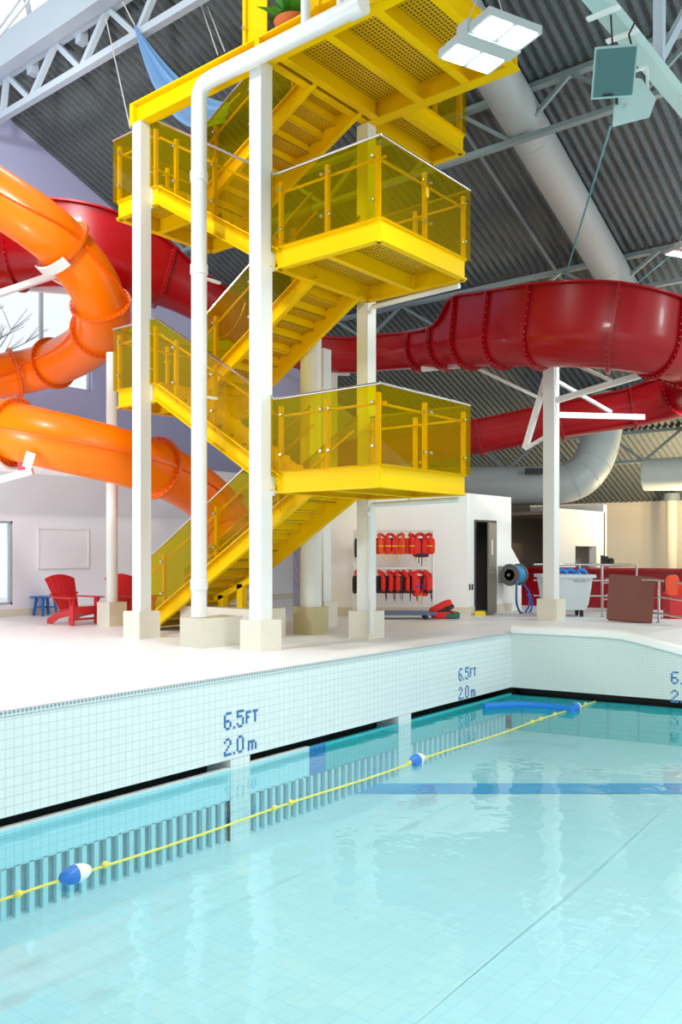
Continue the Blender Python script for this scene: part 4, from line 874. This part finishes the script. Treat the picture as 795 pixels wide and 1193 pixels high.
# red run-out trough behind the railings
ta, tb = at(606, 690, 24.6), at(850, 690, 21.8); td = (tb - ta).normalized(); td.z = 0; ts = td.cross(V((0, 0, 1))).normalized()
r = thing('run_out_trough', 'long dark red run-out trough behind the railings and tub', 'water slide', (ta.x, ta.y, 0))
ta.z = tb.z = 0
for i in range(4):
    a, b = ta.lerp(tb, i / 4), ta.lerp(tb, (i + 1) / 4)
    MB().skin([[p + ts * x_ + V((0, 0, z)) for x_, z in ((-.62, 0), (.62, 0), (.62, .98), (.72, .98), (.72, 1.04), (.54, 1.04), (.5, .2), (-.5, .2), (-.54, 1.04), (-.72, 1.04), (-.72, .98), (-.62, .98))] for p in (a, b)], True, True).build('trough_section', 'dred', r)
    fp = a.lerp(b, .98); MB().bar(fp + ts * -.66 + V((0, 0, 0)), fp + ts * -.66 + V((0, 0, 1.0)), .06, .08).build('trough_rib', 'dred', r)
# jacket over the rail, phone on the block corner, red tote
jp = at(783, 672, 17.9)
r = thing('life_jacket', 'red life jacket slung over the railing at the right edge', 'life jacket', jp)
MB().puff(jp + V((0, 0, -.17)), (.15, .07, .22), .6, 9, TR).build('front_panel', 'jorange', r); MB().puff(jp + V((0, 0, -.26)) + RT * .16, (.12, .06, .1), .6, 9, TR).build('back_panel', 'jred', r)
MB().tube([jp + RT * -.15 + V((0, 0, -.3)), jp + RT * -.1 + V((0, 0, .03)), jp + V((0, 0, .06)), jp + RT * .05 + V((0, 0, -.02))], .035, 8).build('strap', 'jdark', r)
p = at(705, 654, 27.5)
r = thing('wall_phone', 'black wall phone on the end of the white block above the railing', 'phone', p)
MB().prism([p + RT * -.1 + V((0, 0, -.2)), p + RT * .12 + V((0, 0, -.2)), p + RT * .12 + V((0, 0, .15)), p + RT * -.1 + V((0, 0, .2))], FW * .12).build('case', 'rubber', r)
MB().puff(p + RT * .2 + V((0, 0, -.03)), (.09, .07, .14), .6, 8, TR).build('handset', 'rubber', r)
p = at(790, 716, 19.4); p.z = 0
r = thing('storage_tote', 'red plastic tote on the deck behind the railing at the right edge', 'tote', p)
MB().prism([p - RT * .25 - FW * .2, p + RT * .35 - FW * .2, p + RT * .35 + FW * .2, p - RT * .25 + FW * .2], (0, 0, .5)).build('tub', 'adir', r)
MB().prism([p - RT * .28 - FW * .23 + V((0, 0, .5)), p + RT * .38 - FW * .23 + V((0, 0, .5)), p + RT * .38 + FW * .23 + V((0, 0, .5)), p - RT * .28 + FW * .23 + V((0, 0, .5))], (0, 0, .05)).build('rim', 'adir', r)
p = at(783, 640, 33.0); r = thing('round_pilaster', 'round cream column with a dark collar against the beige far wall', 'column', (p.x, p.y, 0))
MB().lathe([(.2, 0), (.2, 3.45)], (p.x, p.y, 0), n=24).build('shaft', 'beige', r); MB().lathe([(.3, 0), (.3, .28)], (p.x, p.y, 3.4), n=24).build('collar', 'grey', r)
# bare winter tree outside the high window
r = thing('bare_tree', 'bare winter tree outside the high window at the left', 'tree', (14.5, 30, 0))
tm = MB()
def branch(p, d, L, rad, depth):
    q = p + d * L; tm.tube([p, p.lerp(q, .5) + V((random.uniform(-.05, .05) * L,) * 3), q], [rad, rad * .8, rad * .6], 6)
    if depth:
        for _ in range(3 if depth > 1 else 4): branch(q, (d + V((random.uniform(-.8, .8), random.uniform(-.8, .8), random.uniform(-.2, .6)))).normalized(), L * .68, rad * .55, depth - 1)
branch(V((14.5, 30, 0)), V((0, 0, 1)), 4.2, .14, 4); tm.build('trunk_and_branches', 'bark', r)

# ------------------------------------------------------------------ light and camera
w = bpy.data.worlds.new('sky'); bpy.context.scene.world = w; w.use_nodes = True
bg = w.node_tree.nodes['Background']; bg.inputs[0].default_value = (.93, .97, 1, 1); bg.inputs[1].default_value = 1.35
def area(name, loc, target, energy, size, color=(1, 1, 1)):
    L = bpy.data.lights.new(name, 'AREA'); L.energy = energy; L.size = size; L.color = color
    o = bpy.data.objects.new(name, L); C.objects.link(o); o.location = loc; d = V(target) - V(loc); o.rotation_euler = d.to_track_quat('-Z', 'Y').to_euler(); return o
area('fill_light', (3.5, 10.5, 11), (10, 19, 4), 800, 1.2)  # unseen light added to brighten the left walls
area('fill_light', (9, 15.5, 10.5), (13, 21, 7), 200, 1.2)  # another added light without a fitting, for the upper window wall
def bulb(name, loc, energy, color, rad=.35):
    L = bpy.data.lights.new(name, 'POINT'); L.energy = energy; L.color = color; L.shadow_soft_size = rad
    o = bpy.data.objects.new(name, L); C.objects.link(o); o.location = loc
for x_, y_, z_ in ((14.5, -.5, 7.2), (19.5, 1.0, 6.6), (20.5, 5.0, 4.8)): bulb('roof_fill_bulb', (x_, y_, z_), 360 if z_ > 5 else 520, (.88, 1, .97))  # unseen bulbs added to lift the right-hand roof and deck
bulb('wall_fill_bulb', (4, 13.5, 3.0), 700, (.92, .98, 1))  # unseen bulb added to brighten the lower left wall
bulb('wall_fill_bulb', (9.5, 19.4, 4.7), 90, (1, 1, 1), .2)  # unseen bulb added to lift the foot of the high window wall
area('fill_light', (4.5, 1.5, 6.0), (4.8, 1.7, 0), 300, 1.2)  # unseen light added to brighten the near pool
for x_, y_ in ((29.5, 6.5), (30, 4.0)): bulb('warm_high_bay_bulb', (x_, y_, 3.2), 50, (1, .84, .62))
for x_, y_ in ((28.2, 7), (28.4, 8.2)): area('warm_roof_fill', (x_ + 1.2, y_, 1.4), (x_ + 1.6, y_ + 1.0, 6), 520, .5, (1, .74, .4))  # unseen uplights added to warm the low end of the roof
cam = bpy.data.cameras.new('camera'); co = bpy.data.objects.new('camera', cam); C.objects.link(co)
co.location = (0, 0, EYE); co.rotation_euler = (R(90), 0, math.atan2(-FW.x, FW.y))
cam.sensor_fit = 'VERTICAL'; cam.sensor_height = 36; cam.lens = 36 * FP / 1193; cam.shift_y = (HY - 596.5) / 1193; cam.clip_end = 200
sc = bpy.context.scene; sc.camera = co
sc.view_settings.view_transform = 'Standard'; sc.view_settings.look = 'None'; sc.view_settings.gamma = 1; sc.view_settings.exposure = -.25; sc.view_settings.use_curve_mapping = False
sc.cycles.use_denoising = True; sc.cycles.max_bounces = 14; sc.cycles.transparent_max_bounces = 24; sc.cycles.diffuse_bounces = 5; sc.cycles.sample_clamp_indirect = 5
